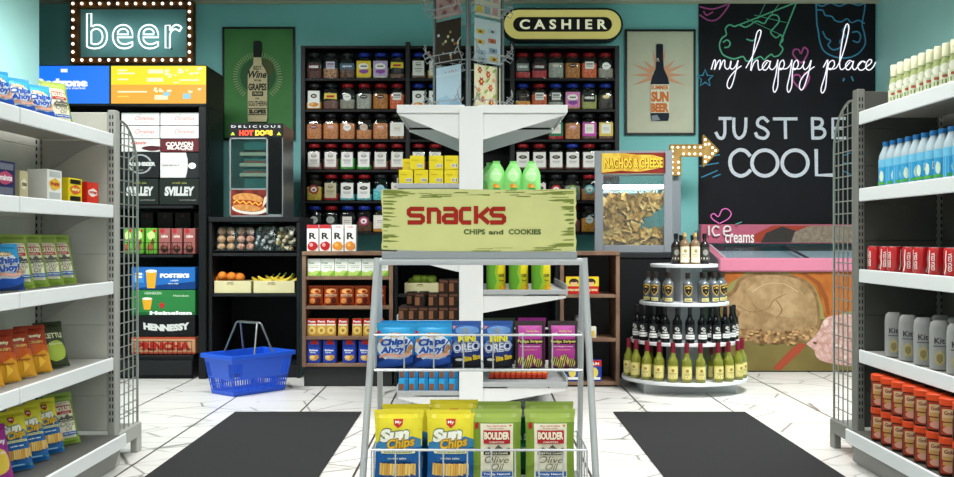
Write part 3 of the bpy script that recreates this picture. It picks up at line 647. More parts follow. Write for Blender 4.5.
# ------------------------------------------------------------------ side gondolas
def gondola(side, xf, xb, yend, zs, zbase, ph, panel, post, lab, lab2, ztop, xdeck):
    """shelving along a side wall: xf front edge, xb back panel; shelves at zs; side=+1 for the one at the right"""
    t = thing('gondola_shelving', lab, 'shelving unit', ((xf + xb) / 2, yend - 1.0, 0))
    bx, by = (xf + xb) / 2, yend - 1.0
    def L(m): 
        for i, v in enumerate(m.v): m.v[i] = v - Vector((bx, by, 0))
        return m
    lo, hi = min(xf, xb), max(xf, xb); bay = .905; plate = M('EEF0F1', .35); deck = M('AFAEA8', .45)
    sgn = -side                                     # direction from the back panel to the aisle
    m = MB(); x0, x1 = (xb, xb - sgn * .02)
    for k in range(9): m.box(x0, x1, yend - 2 * bay, yend, .16 + k * (ztop - .16) / 9, .16 + (k + 1) * (ztop - .16) / 9, panel, .003)
    part('back_panel', L(m), t)
    for k in range(3):
        y = yend - k * bay; m = MB(); m.box(xb, xb + sgn * .022, y - .022, y + .0, .0, ztop, post, .002)
        for q in range(int((ztop - .2) / .03)):
            z = .18 + q * .03; m.box(xb + sgn * .0221, xb + sgn * .0226, y - .014, y - .008, z, z + .016, BLACK); m.box(xb + sgn * .004, xb + sgn * .010, y - .0224, y - .0219, z, z + .016, BLACK)
        part('upright', L(m), t)
    for k in range(2):
        y1 = yend - k * bay - .004; y0 = y1 - bay + .008
        for z in zs:
            m = MB(); m.box(xb + sgn * .022, xf - sgn * .006, y0, y1, z - .022, z - .003, deck, .002)
            sh = part('shelf', L(m), t)
            m = MB(); m.box(xf - sgn * .006, xf + sgn * .006, y0, y1, z - ph, z + .004, plate, .003); part('price_strip', L(m), sh)
            for yy in (y0 + .004, y1 - .004):
                m = MB(); n = 8
                poly = [(xb + sgn * .024, z - .024)] + [(xb + sgn * (.024 + (abs(xf - xb) - .034) * i / n), z - .024 - .15 * (1 - i / n) ** 1.7 - .012) for i in range(n + 1)] + [(xf - sgn * .01, z - .024)]
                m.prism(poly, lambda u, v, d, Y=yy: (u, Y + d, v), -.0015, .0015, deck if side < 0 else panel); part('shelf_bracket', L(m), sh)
        m = MB(); m.box(xb + sgn * .022, xdeck - sgn * .006, y0, y1, zbase - .02, zbase - .003, M('5E5E5A', .5), .002)  # deck darker than the shelves, shade low in the unit put into its colour
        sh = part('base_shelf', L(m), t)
        m = MB(); m.box(xdeck - sgn * .006, xdeck + sgn * .006, y0, y1, zbase - ph, zbase + .006, plate, .003); part('price_strip', L(m), sh)
        m = MB(); m.prism([(xdeck - sgn * .008, zbase - .022), (xdeck - sgn * .07, .0), (xb, 0), (xb, zbase - .022)], lambda u, v, d: (u, v and 0 or 0, 0), 0, 0, post) if False else None
        m = MB(); m.prism([(xdeck - sgn * .008, zbase - .022), (xdeck - sgn * .045, .001), (xb, .001), (xb, zbase - .022)], lambda u, v, d: (u, d, v), y0 + .002, y1 - .002, M('8A8985', .5)); part('plinth', L(m), t)
    # the end unit that closes the run: its back panel faces the camera
    xf0, xf = xf, xf - sgn * .024
    e = thing('end_cap_shelving', lab2, 'shelving unit', (xf, yend + .02, 0)); ex, ey = xf, yend + .02
    def E(m):
        for i, v in enumerate(m.v): m.v[i] = v - Vector((ex, ey, 0))
        return m
    m = MB(); zt = ztop - .0
    for k in range(9): m.box(xb - sgn * .0, xf, yend + .006, yend + .03, .16 + k * (zt - .16) / 9, .16 + (k + 1) * (zt - .16) / 9, panel, .003)
    part('back_panel', E(m), e)
    for xx in (xf, xb - sgn * .034):
        m = MB(); m.box(xx, xx + sgn * .034, yend + .002, yend + .06, .0, zt + .01, post, .003)
        for q in range(int((zt - .2) / .03)):
            z = .2 + q * .03
            for o in (.009, .021): m.box(xx + sgn * o, xx + sgn * (o + .005), yend + .0014, yend + .0024, z, z + .018, BLACK)
        part('upright', E(m), e)
    dep = .32
    for xx, d in ((xf + sgn * .008, 1), (xb - sgn * .01, 1)):
        m = MB(); m.box(xx - .017, xx + .017, yend + .06, yend + .06 + dep, .07, .135, post, .004); m.box(xx - .017, xx + .017, yend + dep - .0, yend + .06 + dep, 0, .075, post, .004); part('foot', E(m), e)
        m = MB(); wm = M('A6A69E', .35, .6); y0, y1 = yend + .07, yend + .06 + dep - .012; zz = zt - .02
        arc = [(xx, y0, .135), (xx, y0, zz)] + [(xx, y0 + .06 + (y1 - y0 - .06) * math.sin(a * PI / 16), zz - .0 - .22 * (1 - math.cos(a * PI / 16))) for a in range(1, 9)] + [(xx, y1, .135)]
        m.tube(arc, .006, wm, 6)
        for i in range(1, 5):
            y = y0 + (y1 - y0) * i / 5; a = math.asin(max(0, min(1, (y - y0 - .06) / (y1 - y0 - .06)))); m.tube([(xx, y, .135), (xx, y, zz - .22 * (1 - math.cos(a)))], .0032, wm, 5)
        for j in range(1, 26):
            z = .135 + (zz - .135) * j / 26
            if z < zz - .2: ye = y1
            else: ye = y0 + .06 + (y1 - y0 - .06) * math.sin(math.acos(max(0, min(1, 1 - (zz - z) / .22))))
            m.tube([(xx, y0, z), (xx, ye, z)], .0028, wm, 5)
        part('wire_side', E(m), e)
    m = MB(); m.box(min(xf, xb), max(xf, xb), yend + .061, yend + .05 + dep, .10, .128, M('8F8E89', .5), .003); part('base_shelf', E(m), e)
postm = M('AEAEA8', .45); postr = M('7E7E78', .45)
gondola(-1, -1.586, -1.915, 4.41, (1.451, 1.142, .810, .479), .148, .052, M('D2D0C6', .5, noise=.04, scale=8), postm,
        'white gondola shelving by the brightened teal wall holding snack bags and cartons', 'grey end unit with wire side beside the drinks cooler and blue basket', 1.55, -1.53)
gondola(+1, 1.700, 2.060, 4.50, (1.558, 1.218, .860, .504), .151, .054, M('54544F', .5, noise=.04, scale=8), postr,  # panel and bracket grey darkened to carry the shade on this side
        'shade-darkened grey gondola shelving holding bottles, red cans and coffee jars', 'shade-darkened grey end unit with wire side in front of the ice cream freezer', 1.655, 1.640)

# products on the left gondola
def row(P, specs, z, rz, group, tilt=-.30, scale=1.0):
    for (x, y, lab) in specs: P.put(lab, (x, y, z + .003 * scale), rz + random.uniform(-.05, .05), group, tilt, scale)
R35 = math.radians(60)
row(P_COOKIE, [(-1.69, 3.40, 'sky blue cookie bag on the top left shelf, cut off by the frame edge'), (-1.69, 3.58, 'sky blue cookie bag on the top left shelf, second from the frame edge'), (-1.69, 3.76, 'sky blue cookie bag in the middle of the top left shelf'), (-1.69, 3.93, 'sky blue cookie bag on the top left shelf beside the green bag')], 1.451, R35, 'cookie bags on the top left shelf', -.32, .95)
P_OLIVE.put('green and cream chip bag ending the top left shelf under the blue screen', (-1.69, 4.12, 1.4535), R35, None, -.30, .76)
row(P_COOKIE, [(-1.68, 3.42, 'blue cookie bag at the frame edge, on the shelf below the cartons'), (-1.68, 3.62, 'blue cookie bag leaning before the olive chip bags, on the shelf below the cartons')], .810, R35, 'cookie bags on the third left shelf', -.30, 1.08)
row(P_OLIVE, [(-1.70, 3.76 + .135 * i, f'olive green chip bag on the shelf below the cartons, {w}') for i, w in enumerate(('nearest the camera', 'second of four', 'third of four', 'last before the end panel'))], .810, R35, 'olive chip bags on the third left shelf', -.28, .82)
row(P_DORITO, [(-1.69, 3.36 + .135 * i, f'red and orange tortilla snack bag on the fourth left shelf, {ORD[i]} from the camera') for i in range(5)], .479, R35, 'tortilla snack bags on the fourth left shelf', -.32, 1.05)
P_LIMEBLACK.put('black and lime snack bag ending the shelf of red and orange bags', (-1.69, 4.07, .482), R35, None, -.32, 1.05)
P_PURPLE.put('purple snack bag at the frame edge on the lowest left shelf', (-1.66, 3.52, .151), R35, None, -.30)
row(P_SUN, [(-1.68, 3.70 + .145 * i, f'yellow and blue corn chip bag on the lowest left shelf, {w}') for i, w in enumerate(('nearest the camera', 'middle of three', 'beside the green bag'))], .148, R35, 'corn chip bags on the lowest left shelf', -.30, .86)
P_OLIVE.put('green and cream chip bag ending the lowest left shelf', (-1.69, 4.17, .151), R35, None, -.30, .84)
def shelf_carton(h, side, art, win=None):
    def ex(mb):
        if win: 
            S = Flat((.062, -.066, 0), (0, .132, 0), (0, 0, .12)); 
    return None
def candy_carton(nm, main, face, mark, win, w=.075, d=.135, h=.12):
    f = [('rect', M(face, .4), .06, .06, .94, .94)] + ([('rect', M(win, .3), .12, .08, .88, .28), ('rect', M(win, .3), .12, .76, .88, .94)] if win else []) + [('poly', M(mark[0], .4), blob(.5, .54, .38, .18, 12, .15, 3)), ('text', M(mark[1], .4), mark[2], .5, .54, .62, .16, {'bold': .05, 'shear': .1})]
    return carton(nm, 'carton', w, d, h, M(main, .45), [('rect', M(main, .45), 0, 0, 1, 1)], f)
P_C1 = candy_carton('navy_sweet_carton', '23245A', '23245A', ('B8486A', 'F0E2E8', 'mints'), '6E7080', .10, .15, .125)
P_C2 = candy_carton('tan_carton', 'C9BE98', 'C9BE98', ('E9E2C4', '7A6A4A', 'tea'), None, .09, .07, .105)
P_C3 = candy_carton('white_sweet_carton', 'E4E2DC', 'F0EEE8', ('E2B53A', 'B3222E', 'fruity'), 'BFC2C2')
P_C4 = candy_carton('brown_carton', '5A3A2E', '5A3A2E', ('8A5A42', 'E2CDB4', 'choc'), None, .07, .06, .09)
P_C5 = candy_carton('yellow_carton', 'E9D21E', 'F0DA28', ('D9602A', 'FBE9A0', 'dairy'), '1E1C18', .08, .14, .10)
P_C6 = candy_carton('red_carton', 'CC2418', 'D8341E', ('F2E4DA', 'B82218', 'crisp'), None, .09, .13, .092)
P_C1.put('navy sweet carton on the second left shelf, at the frame edge', (-1.68, 3.50, 1.1425), 0)
P_C2.put('narrow tan carton behind the navy carton on the second left shelf', (-1.70, 3.70, 1.1425), 0)
P_C3.put('white sweet carton with a yellow and red mark, second left shelf', (-1.655, 3.88, 1.1425), 0)
P_C4.put('small brown carton between the white and yellow cartons', (-1.69, 3.99, 1.1425), 0)
P_C5.put('bright yellow carton with a red mark on the second left shelf', (-1.66, 4.085, 1.1425), 0)
P_C6.put('bright red carton ending the second left shelf', (-1.655, 4.245, 1.1425), 0)

# products on the right gondola
for i in range(10):
    P_CORDIAL.put(f'cream capped green bottle on the top right shelf, {ORD[i]} from the end panel', (1.738, 4.22 - .067 * i, 1.558), -.4 + random.uniform(-.1, .1), 'green bottles on the top right shelf')
for i in range(10):
    P_WATER.put(f'blue capped water bottle under the green bottles, {ORD[i]} from the end panel', (1.738, 4.30 - .0745 * i, 1.218), random.uniform(-.8, .8), 'water bottles on the right shelf')
for i, y in enumerate((4.42, 4.29, 4.21, 4.06, 3.96, 3.83, 3.70)):
    P_CAN.put(f'red soda can below the water bottles, {ORD[i]} from the end panel', (1.738, y, .860), (-.75, -.3, -.7, -.2, -.7, -.4, -.3)[i], 'red soda cans on the right shelf')
for i in range(6):
    P_GREY.put(f'grey detergent pack in the front line of the right shelf, {ORD[i]} from the end panel', (1.750, 4.25 - .14 * i, .504), -.45, 'grey detergent packs, front line', 0, 1.08)
for i in range(4):
    P_GREY.put(f'grey detergent pack standing behind the front line, {ORD[i]} from the end panel', (1.875, 4.10 - .14 * i, .504), -.45, 'grey detergent packs, back line', 0, 1.08)
for k in range(2):
    for i in range(8):
        P_COFFEE.put(f'orange lidded coffee jar in the {("lower", "upper")[k]} layer, {ORD[i]} from the end panel', (1.705, 4.27 - .105 * i, .152 + .1385 * k), -.62, 'orange lidded coffee jars')
# ------------------------------------------------------------------ jar rack on the back wall
RY0, RY1 = 8.115, 8.335
RX = [-1.394, -.555, .283, 1.122]; RZ = [2.286, 2.037, 1.795, 1.553, 1.305, 1.052]
wood = M('1E1B1B', .5, noise=.2, scale=14)
rk = thing('jar_rack', 'black wall rack of six shelves holding storage jars behind the counter', 'rack', (0, RY1, RZ[-1] - .03))
def OFF(m, o):
    o = Vector(o)
    for i, v in enumerate(m.v): m.v[i] = v - o
    return m
ro = (0, RY1, RZ[-1] - .03)
for i, x in enumerate(RX):
    m = MB(); m.box(x - .018, x + .018, RY0 - .004, RY1, RZ[-1] - .03, 2.545 + (.03 if i in (1, 2) else 0), M('2C2A2C', .5), .003); part('upright_panel', OFF(m, ro), rk)
for z in RZ + [2.545]:
    m = MB(); m.box(RX[0] + .018, RX[3] - .018, RY0, RY1, z - .022, z - .001, wood, .002); part('shelf', OFF(m, ro), rk)
m = MB(); m.box(RX[0] + .018, RX[3] - .018, RY1 - .012, RY1, RZ[-1], 2.52, M('131213', .7)); part('back_panel', OFF(m, ro), rk)
J = {}
J['left'] = [
 [('black', 'redbrown', .55, 'bold:4A1A1A'), ('black', 'multi', .5, 'square:CFC4DA'), ('black', 'brown', .45, 'band:46667E'), ('blue', 'yellow', .55, 'wrap:E8C62C'), ('blue', 'pale', .55, 'wrap:B9A6CC'), ('blue', 'brown', .2, 'flag:E2D23A')],
 [('black', 'orange', .35, 'fruit:E0902C'), ('black', 'brownpink', .42, 'flag:E6D04A'), ('red', 'taupe', .5, 'round:F0EFEA'), ('red', 'grey', .8, 'small:4A4A4A'), ('red', 'rust', .8, 'small:4A3020'), ('red', 'redmix', .8, 'square:F0E8E2')],
 [('black', 'salmon', .8, 'small:8A4A5A'), ('black', 'salmon', .85, 'small:D8A090'), ('black', 'salmon', .85, 'round:F4EEEA'), ('black', 'salmon', .48, 'round:D8BBA8'), ('black', 'salmon', .85, 'small:E0A898'), ('black', 'multi', .45, 'frame:F2F0EA')],
 [('red', 'pink', .3, 'tall:EFEBE4'), ('red', 'pink', .55, 'tall:EFEBE4'), ('red', 'green', .6, 'tall:F4F2EE'), ('red', 'green', .2, 'tall:F4F2EE'), ('red', 'pink', .42, 'tall:EFEBE4'), ('red', 'pink', .5, 'tall:EFEBE4')],
 [('black', 'yellow', .7, 'ring:B5402C'), ('red', 'red', .32, 'tall:D4C9A4'), ('red', 'teal', .3, 'oval:F0F0EC'), ('red', 'teal', .3, 'oval:F0F0EC'), ('black', 'teal', .6, 'round:9CC9DA'), ('black', 'dark', .2, 'tall:E2DED6')],
 [('blue', 'dark', .3, 'round:C9CCCC'), ('red', 'dark', .4, 'round:B8BCB6'), ('blue', 'dark', .3, 'frame:1E2024'), ('blue', 'brown', .5, 'ring:B4476A'), ('blue', 'orange', .4, 'frame:E8E2D8'), None]]
J['middle'] = [
 [('blue', 'brownpink', .3, 'tall:E4E0D8'), ('red', 'tan', .4, 'tall:E9E4DA')], [('blue', 'orange', .3, 'fruit:D98A2C'), ('blue', 'green', .3, 'fruit:6CA84A')],
 [], [('red', 'pink', .4, 'tall:EFEBE4'), ('red', 'brownpink', .4, 'tall:EFEBE4')], [], []]
J['right'] = [
 [('red', 'red', .28, 'bold:8E8C8A'), ('red', 'red', .42, 'bold:4A1620'), ('red', 'lightgrey', .8, 'small:CFCBC2'), ('red', 'rust', .8, 'small:5A3A24'), ('red', 'redmix', .8, 'square:F0E8E2'), ('red', 'taupe', .5, 'round:F2F1EC')],
 [('blue', 'orange', .4, 'round:4A4038'), ('red', 'redmix', .8, 'square:F0E8E2'), ('blue', 'lightgrey', .35, 'square:DADAD4'), ('blue', 'tan', .55, 'wrap:D884B8'), ('blue', 'olive', .75, 'bold:1E1C1A'), ('blue', 'dark', .7, 'small:D8C07A')],
 [None, None, ('red', 'red', .42, 'frame:2A7A5A'), ('black', 'salmon', .85, 'small:D8A0A8'), ('black', 'brownpink', .4, 'frame:C44AA8'), ('black', 'brownpink', .35, 'frame:DAC05A')],
 [('red', 'brownpink', .4, 'oval:EDE9E2'), ('red', 'pink', .5, 'oval:EDE9E2'), ('black', 'brownpink', .3, 'oval:EDE9E2'), ('blue', 'brownpink', .25, 'oval:EDE9E2'), ('red', 'pink', .5, 'oval:EDE9E2'), ('black', 'green', .3, 'frame:8ABF8A')],
 [None, ('black', 'brown', .4, 'oval:E8D8D4'), ('black', 'dark', .4, 'ring:C43A3A'), ('black', 'grey', .75, 'ring:8AB04A'), ('red', 'salmon', .6, 'ring:7AC0C4'), ('red', 'pink', .7, 'ring:D89A8A')],
 [None, None, None, ('red', 'pink', .6, 'ring:C4607A'), ('black', 'orange', .7, 'round:F0EDE8'), ('red', 'rust', .6, 'small:D8C8A8')]]
for si, (sec, x0) in enumerate((('left', RX[0]), ('middle', RX[1]), ('right', RX[2]))):
    for r, rowj in enumerate(J[sec]):
        for k, j in enumerate(rowj):
            if not j: continue
            x = x0 + .085 + k * .1335
            lid, cont, lvl, lab = j
            jar((x, RY0 + .068, RZ[r]), lid, cont, lvl, lab, f'{lid} lidded jar of {CNAME[cont]} contents, {ORD[k]} in the {ORD[r]} row, {sec} rack section')

# ------------------------------------------------------------------ wall posters and signs
def poster(name, x0, x1, z0, z1, h, art, lab, y=BW):
    t = thing(name, lab, 'poster', ((x0 + x1) / 2, y, z0)); o = ((x0 + x1) / 2, y, z0)
    w, hh = x1 - x0, z1 - z0
    m = MB(); fw = .016; k = M('0E0E0E', .4)
    m.box(x0, x1, y - .03, y - .002, z0, z0 + fw, k); m.box(x0, x1, y - .03, y - .002, z1 - fw, z1, k); m.box(x0, x0 + fw, y - .03, y - .002, z0 + fw, z1 - fw, k); m.box(x1 - fw, x1, y - .03, y - .002, z0 + fw, z1 - fw, k)
    part('picture_frame', OFF(m, o), t)
    m = MB(); m.box(x0 + fw, x1 - fw, y - .02, y - .004, z0 + fw, z1 - fw, M(h, .6, noise=.08, scale=5))
    m.art(Flat((x0, y - .02, z0), (w, 0, 0), (0, 0, hh)), art, .001, .0006); part('printed_sheet', OFF(m, o), t)
    return t
D = BW - .02
X = lambda p: PX(p, D); Z = lambda p: PZ(p, D)
px0, px1, pz0, pz1 = 222.5, 295, 140, 27
def U(p): return (p - px0) / (px1 - px0)
def V(p): return (pz0 - p) / (pz0 - pz1)
gcr, gdk = M('CFC39A', .6), M('1F2A1C', .6)
rays = [('line', M('A9B98A', .6), [(U(258 + 20 * math.cos(a)), V(77 + 20 * math.sin(a))), (U(258 + 24.5 * math.cos(a)), V(77 + 24.5 * math.sin(a)))], .007) for a in [2 * PI * i / 56 for i in range(56)] if math.sin(a) < .8]
art = [('ell', M('35603A', .6), U(258), V(76), 18 / 72.5, 18 / 113), ('ell', M('4E5A34', .6), U(266), V(68), 8 / 72.5, 9 / 113)] + rays + [
  ('poly', gcr, [(U(x), V(y)) for x, y in ((249, 122), (267, 122), (268, 118), (268, 76), (266, 70), (262.5, 65), (262, 57), (254.5, 57), (254, 65), (250.5, 70), (248.5, 76), (248.5, 118))]),
  ('poly', M('16201A', .6), [(U(x), V(y)) for x, y in ((254.2, 58), (262.3, 58), (262.6, 43), (261, 41.5), (255.5, 41.5), (254, 43))]),
  ('text', gdk, 'BEST', U(258.3), V(68.5), 8 / 72.5, 4 / 113, {'bold': .02}), ('text', gdk, 'Wine', U(258.3), V(75), 18 / 72.5, 7.5 / 113, {'bold': .03, 'shear': .3}), ('text', gdk, 'FROM', U(258.3), V(81), 7 / 72.5, 2 / 113),
  ('text', gdk, 'GRAPES', U(258.3), V(87.5), 18 / 72.5, 7 / 113, {'bold': .04}), ('rect', gdk, U(253), V(96.5), U(264), V(92)), ('text', gcr, 'FROM', U(258.5), V(94.2), 8 / 72.5, 2.6 / 113), ('text', gdk, 'THE', U(258), V(99), 4 / 72.5, 1.6 / 113),
  ('text', gdk, 'SOUTHERN', U(258.3), V(104), 18 / 72.5, 5 / 113, {'bold': .01}), ('rect', gdk, U(249), V(109.2), U(267.5), V(108.6)), ('text', gdk, 'SLOPES', U(258.3), V(112), 17 / 72.5, 4 / 113, {'bold': .05}), ('rect', gdk, U(249), V(115.4), U(267.5), V(114.8))]
poster('wine_poster', X(px0), X(px1), Z(pz0), Z(pz1), '4C8A4C', art, 'green poster of a cream wine bottle hanging above the hot dog warmer')
px0, px1, pz0, pz1 = 625, 695.5, 135, 29.5
org, nav = M('D9742E', .6), M('141B2A', .6)
art = [('rect', M('CFCDB4', .6, noise=.05, scale=6), .035, .025, .965, .975)]
for a0, l in ((0, 28), (.38, 29), (-.38, 29), (PI, 28), (PI - .38, 29), (PI + .38, 29), (PI / 2 - .25, 27), (PI / 2 + .25, 27), (.75, 22), (PI - .75, 22)):
    cx, cy = 659, 75
    art.append(('poly', M('DDA27E', .6), [(U(cx + 7 * math.cos(a0 + .35)), V(cy - 7 * math.sin(a0 + .35))), (U(cx + 7 * math.cos(a0 - .35)), V(cy - 7 * math.sin(a0 - .35))), (U(cx + l * math.cos(a0)), V(cy - l * math.sin(a0)))]))
art += [('poly', nav, [(U(x), V(y)) for x, y in ((651.5, 121), (668, 121), (669, 117), (669, 83), (667.5, 77), (663.8, 69), (663, 60), (663, 45), (662, 44), (657, 44), (656, 45), (656, 60), (655.4, 69), (652, 77), (650.5, 83), (650.5, 117))]),
  ('rect', M('E9E4CC', .6), U(650.5), V(113), U(669), V(84.5)), ('text', org, 'SUMMER', U(659.7), V(87.5), 17.5 / 70.5, 4.4 / 105.5, {'bold': .04}), ('text', org, 'SUN', U(659.7), V(96.8), 17.5 / 70.5, 10.5 / 105.5, {'bold': .06}), ('text', org, 'BEER', U(659.7), V(107.8), 17.5 / 70.5, 9 / 105.5, {'bold': .06}),
  ('text', M('D8D4C4', .6), 'R', U(658), V(60), 3 / 70.5, 3.5 / 105.5), ('poly', M('8A9098', .6), [(U(651), V(116)), (U(657), V(115)), (U(660), V(120)), (U(652), V(121))])]
poster('beer_poster', X(px0), X(px1), Z(pz0), Z(pz1), 'B9B79E', art, 'cream poster of a dark beer bottle between the cashier sign and blackboard')

# blackboard
chk = thing('blackboard', 'tall blackboard with coloured chalk drawings and lettering above the freezer', 'blackboard', (PX(787, D), BW, 1.1))
bo = (PX(787, D), BW, 1.1)
m = MB(); m.box(PX(699, D), PX(875.5, D), BW - .02, BW - .002, 1.1, 2.945, M('17161C', .7, noise=.15, scale=5)); part('board_panel', OFF(m, bo), chk)
MAPB = lambda px, py, d=0: Vector((PX(px, D), BW - .02 - d, PZ(py, D)))
def spl(pts, n=5, closed=False):
    out = []; N = len(pts); P = [Vector(p) for p in pts]
    for i in range(N if closed else N - 1):
        p0 = P[i - 1] if (i > 0 or closed) else P[i]; p1 = P[i]; p2 = P[(i + 1) % N]; p3 = P[(i + 2) % N] if (i + 2 < N or closed) else p2
        for k in range(n):
            t = k / n
            out.append(.5 * ((2 * p1) + (p2 - p0) * t + (2 * p0 - 5 * p1 + 4 * p2 - p3) * t * t + (3 * p1 - p0 - 3 * p2 + p3) * t ** 3))
    if not closed: out.append(P[-1])
    return [tuple(o) for o in out]
z8 = lambda pts: [(690 + x / 2.65, y / 2.65) for x, y in pts]
chw, chg, chb, chp = M('E2E3EC', .8, noise=.2, scale=160), M('6CCBA0', .8, noise=.25, scale=160), M('4C9CC0', .8, noise=.25, scale=160), M('C45A9C', .8, noise=.25, scale=160)
m = MB()
def chalk(pts, w, mat, closed=False, smooth=True, mm=None):
    p = spl(z8(pts), 6, closed) if smooth else z8(pts)
    (mm or m).ribbon(p, w, mat, MAPB, .0012, closed)
# JUST BE COOL
W = 3.1
for st in ([(78, 314), (108, 314)], [(92, 314), (92, 352), (86, 366), (76, 364), (69, 352)]): chalk(st, W, chw)
chalk([(116, 314), (117, 350), (128, 366), (142, 358), (147, 340), (148, 314)], W, chw)
chalk([(206, 322), (194, 312), (181, 318), (180, 332), (198, 342), (207, 354), (198, 366), (180, 363), (174, 353)], W, chw)
chalk([(222, 315), (282, 315)], W, chw); chalk([(252, 315), (253, 366)], W, chw)
chalk([(324, 314), (325, 366)], W, chw); chalk([(324, 314), (346, 316), (350, 328), (340, 338), (326, 339)], W, chw); chalk([(330, 339), (352, 342), (357, 355), (347, 365), (325, 366)], W, chw)
chalk([(410, 314), (378, 314), (378, 366), (411, 366)], W, chw, smooth=False); chalk([(379, 340), (405, 340)], W, chw)
W = 3.6
chalk([(158, 412), (146, 400), (128, 398), (110, 412), (106, 434), (114, 456), (132, 466), (148, 462), (159, 452)], W, chw)
for cx in (198, 278): chalk([(cx + 34 * math.cos(a * PI / 6), 432 + 34 * math.sin(a * PI / 6)) for a in range(12)], W, chw, True)
chalk([(334, 398), (335, 464), (375, 464)], W, chw, smooth=False)
for a, b in (((30, 470), (72, 452)), ((25, 440), (75, 432)), ((40, 418), (78, 410)), ((60, 470), (80, 462)), ((408, 412), (425, 405)), ((408, 432), (430, 434)), ((404, 452), (424, 462))): chalk([a, b], 1.1, chb)
part('chalk_lettering', OFF(m, bo), chk)
m = MB()
W = 1.4
chalk([(130, 66), (118, 70), (104, 66), (94, 76), (96, 92), (84, 102), (78, 120), (84, 140), (96, 150), (118, 156), (140, 150), (150, 162), (170, 158), (186, 150), (196, 158), (206, 150), (216, 144), (222, 150), (236, 146), (246, 130), (238, 118), (246, 106), (240, 92), (228, 100), (214, 86), (224, 72), (236, 56), (232, 42), (216, 40), (204, 52), (196, 62), (176, 56), (160, 66), (146, 72)], W, chg, True)
chalk([(130, 66), (282, 6)], W, chg); chalk([(282, 6), (240, 112)], W, chg); chalk([(150, 50), (240, 92)], .6, chg); chalk([(200, 8), (180, 50)], .6, chg); chalk([(240, 4), (215, 40)], .6, chg); chalk([(170, 40), (255, 60)], .6, chg)
chalk([(88, 112), (98, 106), (106, 114), (102, 124), (92, 126)], W, chg); chalk([(150, 104), (166, 108), (176, 100)], W, chg)
part('chalk_cone_drawing', OFF(m, bo), chk); m = MB()
chalk([(332, 10), (350, 16), (372, 8), (396, 16), (420, 8), (446, 14), (464, 8)], W, chb); chalk([(336, 26), (352, 28), (358, 40), (376, 44), (384, 54), (400, 58), (416, 50), (428, 60), (446, 54), (462, 62)], W, chb)
chalk([(334, 12), (336, 60), (340, 84), (344, 110), (354, 134), (376, 148), (404, 154), (430, 150), (450, 138), (464, 116), (462, 90), (456, 64), (462, 30), (464, 10)], W, chb)
chalk([(352, 84), (360, 100), (372, 108), (366, 120), (380, 132), (400, 124), (398, 108), (410, 96), (404, 80), (418, 70)], W, chb); chalk([(430, 86), (444, 84), (452, 96), (446, 112), (432, 108)], W, chb); chalk([(408, 208), (406, 214)], 1.6, chb); chalk([(428, 204), (432, 214)], 1.6, chb)
part('chalk_cup_drawing', OFF(m, bo), chk)
for k, (cx, cy, s_) in enumerate(((294, 146, 1.0), (296, 215, 1.1))):
    m = MB(); chalk([(cx, cy + 20 * s_), (cx - 20 * s_, cy), (cx - 18 * s_, cy - 14 * s_), (cx - 6 * s_, cy - 14 * s_), (cx, cy - 4 * s_), (cx + 8 * s_, cy - 20 * s_), (cx + 18 * s_, cy - 12 * s_), (cx + 14 * s_, cy + 4 * s_)], W * 1.1, chp, True); part('chalk_heart', OFF(m, bo), chk)
m = MB()
chalk([(26, 40), (50, 54), (74, 50), (98, 22), (104, 10)], W, chp); chalk([(26, 18), (60, 24), (98, 12)], W, chp); chalk([(36, 30), (44, 40), (60, 32)], W, chp)
part('chalk_bowl_drawing', OFF(m, bo), chk); m = MB()
chalk([(40 + (22 if i % 2 == 0 else 10) * math.sin(i * PI / 5), 208 - (24 if i % 2 == 0 else 10) * math.cos(i * PI / 5)) for i in range(10)], W, chb, True, False)
hx, hy = 62, 0
part('chalk_star', OFF(m, bo), chk)
# white neon script mounted in front of the board
neon = M('F6F6FF', .4, emit=1.15)
sg = thing('neon_script_sign', 'white handwritten neon sign mounted across the chalk drawings', 'sign', (PX(790, D), BW - .03, PZ(90, D))); so = (PX(790, D), BW - .03, PZ(90, D))
STR = [[(54, 186), (60, 166), (64, 160), (66, 168), (63, 186), (72, 166), (78, 161), (79, 170), (76, 186), (85, 165), (91, 162), (91, 178), (98, 185), (106, 176), (108, 163), (105, 178), (111, 185), (121, 176), (127, 161), (122, 185), (112, 222), (104, 236), (97, 228), (103, 208), (122, 186), (136, 176)],
       [(148, 182), (168, 146), (184, 106), (189, 86), (184, 82), (177, 92), (170, 128), (161, 188), (170, 168), (180, 161), (181, 174), (184, 187), (194, 182), (206, 166)],
       [(214, 166), (204, 162), (194, 172), (194, 184), (202, 187), (211, 176), (215, 163), (212, 180), (220, 186), (230, 176), (235, 160), (230, 196), (222, 232), (226, 246), (234, 230), (236, 196), (240, 170), (249, 161), (252, 174), (244, 186), (236, 182), (256, 184), (268, 174), (273, 160), (268, 196), (260, 232), (264, 246), (272, 230), (274, 196), (278, 170), (287, 161), (290, 174), (282, 186), (274, 182), (294, 184), (304, 172), (306, 164), (303, 178), (309, 186), (319, 176), (325, 161), (320, 186), (308, 226), (299, 240), (293, 230), (300, 208), (320, 188), (334, 178)],
       [(358, 180), (370, 160), (364, 196), (352, 236), (356, 248), (364, 232), (368, 192), (374, 168), (385, 162), (388, 174), (378, 186), (370, 182), (392, 182), (410, 146), (424, 96), (427, 72), (421, 66), (414, 84), (406, 130), (402, 172), (407, 186), (420, 178), (430, 166)],
       [(438, 166), (428, 162), (419, 172), (420, 184), (428, 186), (436, 175), (440, 163), (437, 180), (444, 186), (456, 172), (464, 164), (472, 166)], [(472, 168), (462, 164), (452, 174), (454, 185), (464, 187), (476, 178), (486, 170), (489, 162), (482, 160), (474, 172), (475, 184), (484, 187), (494, 178), (500, 166)]]
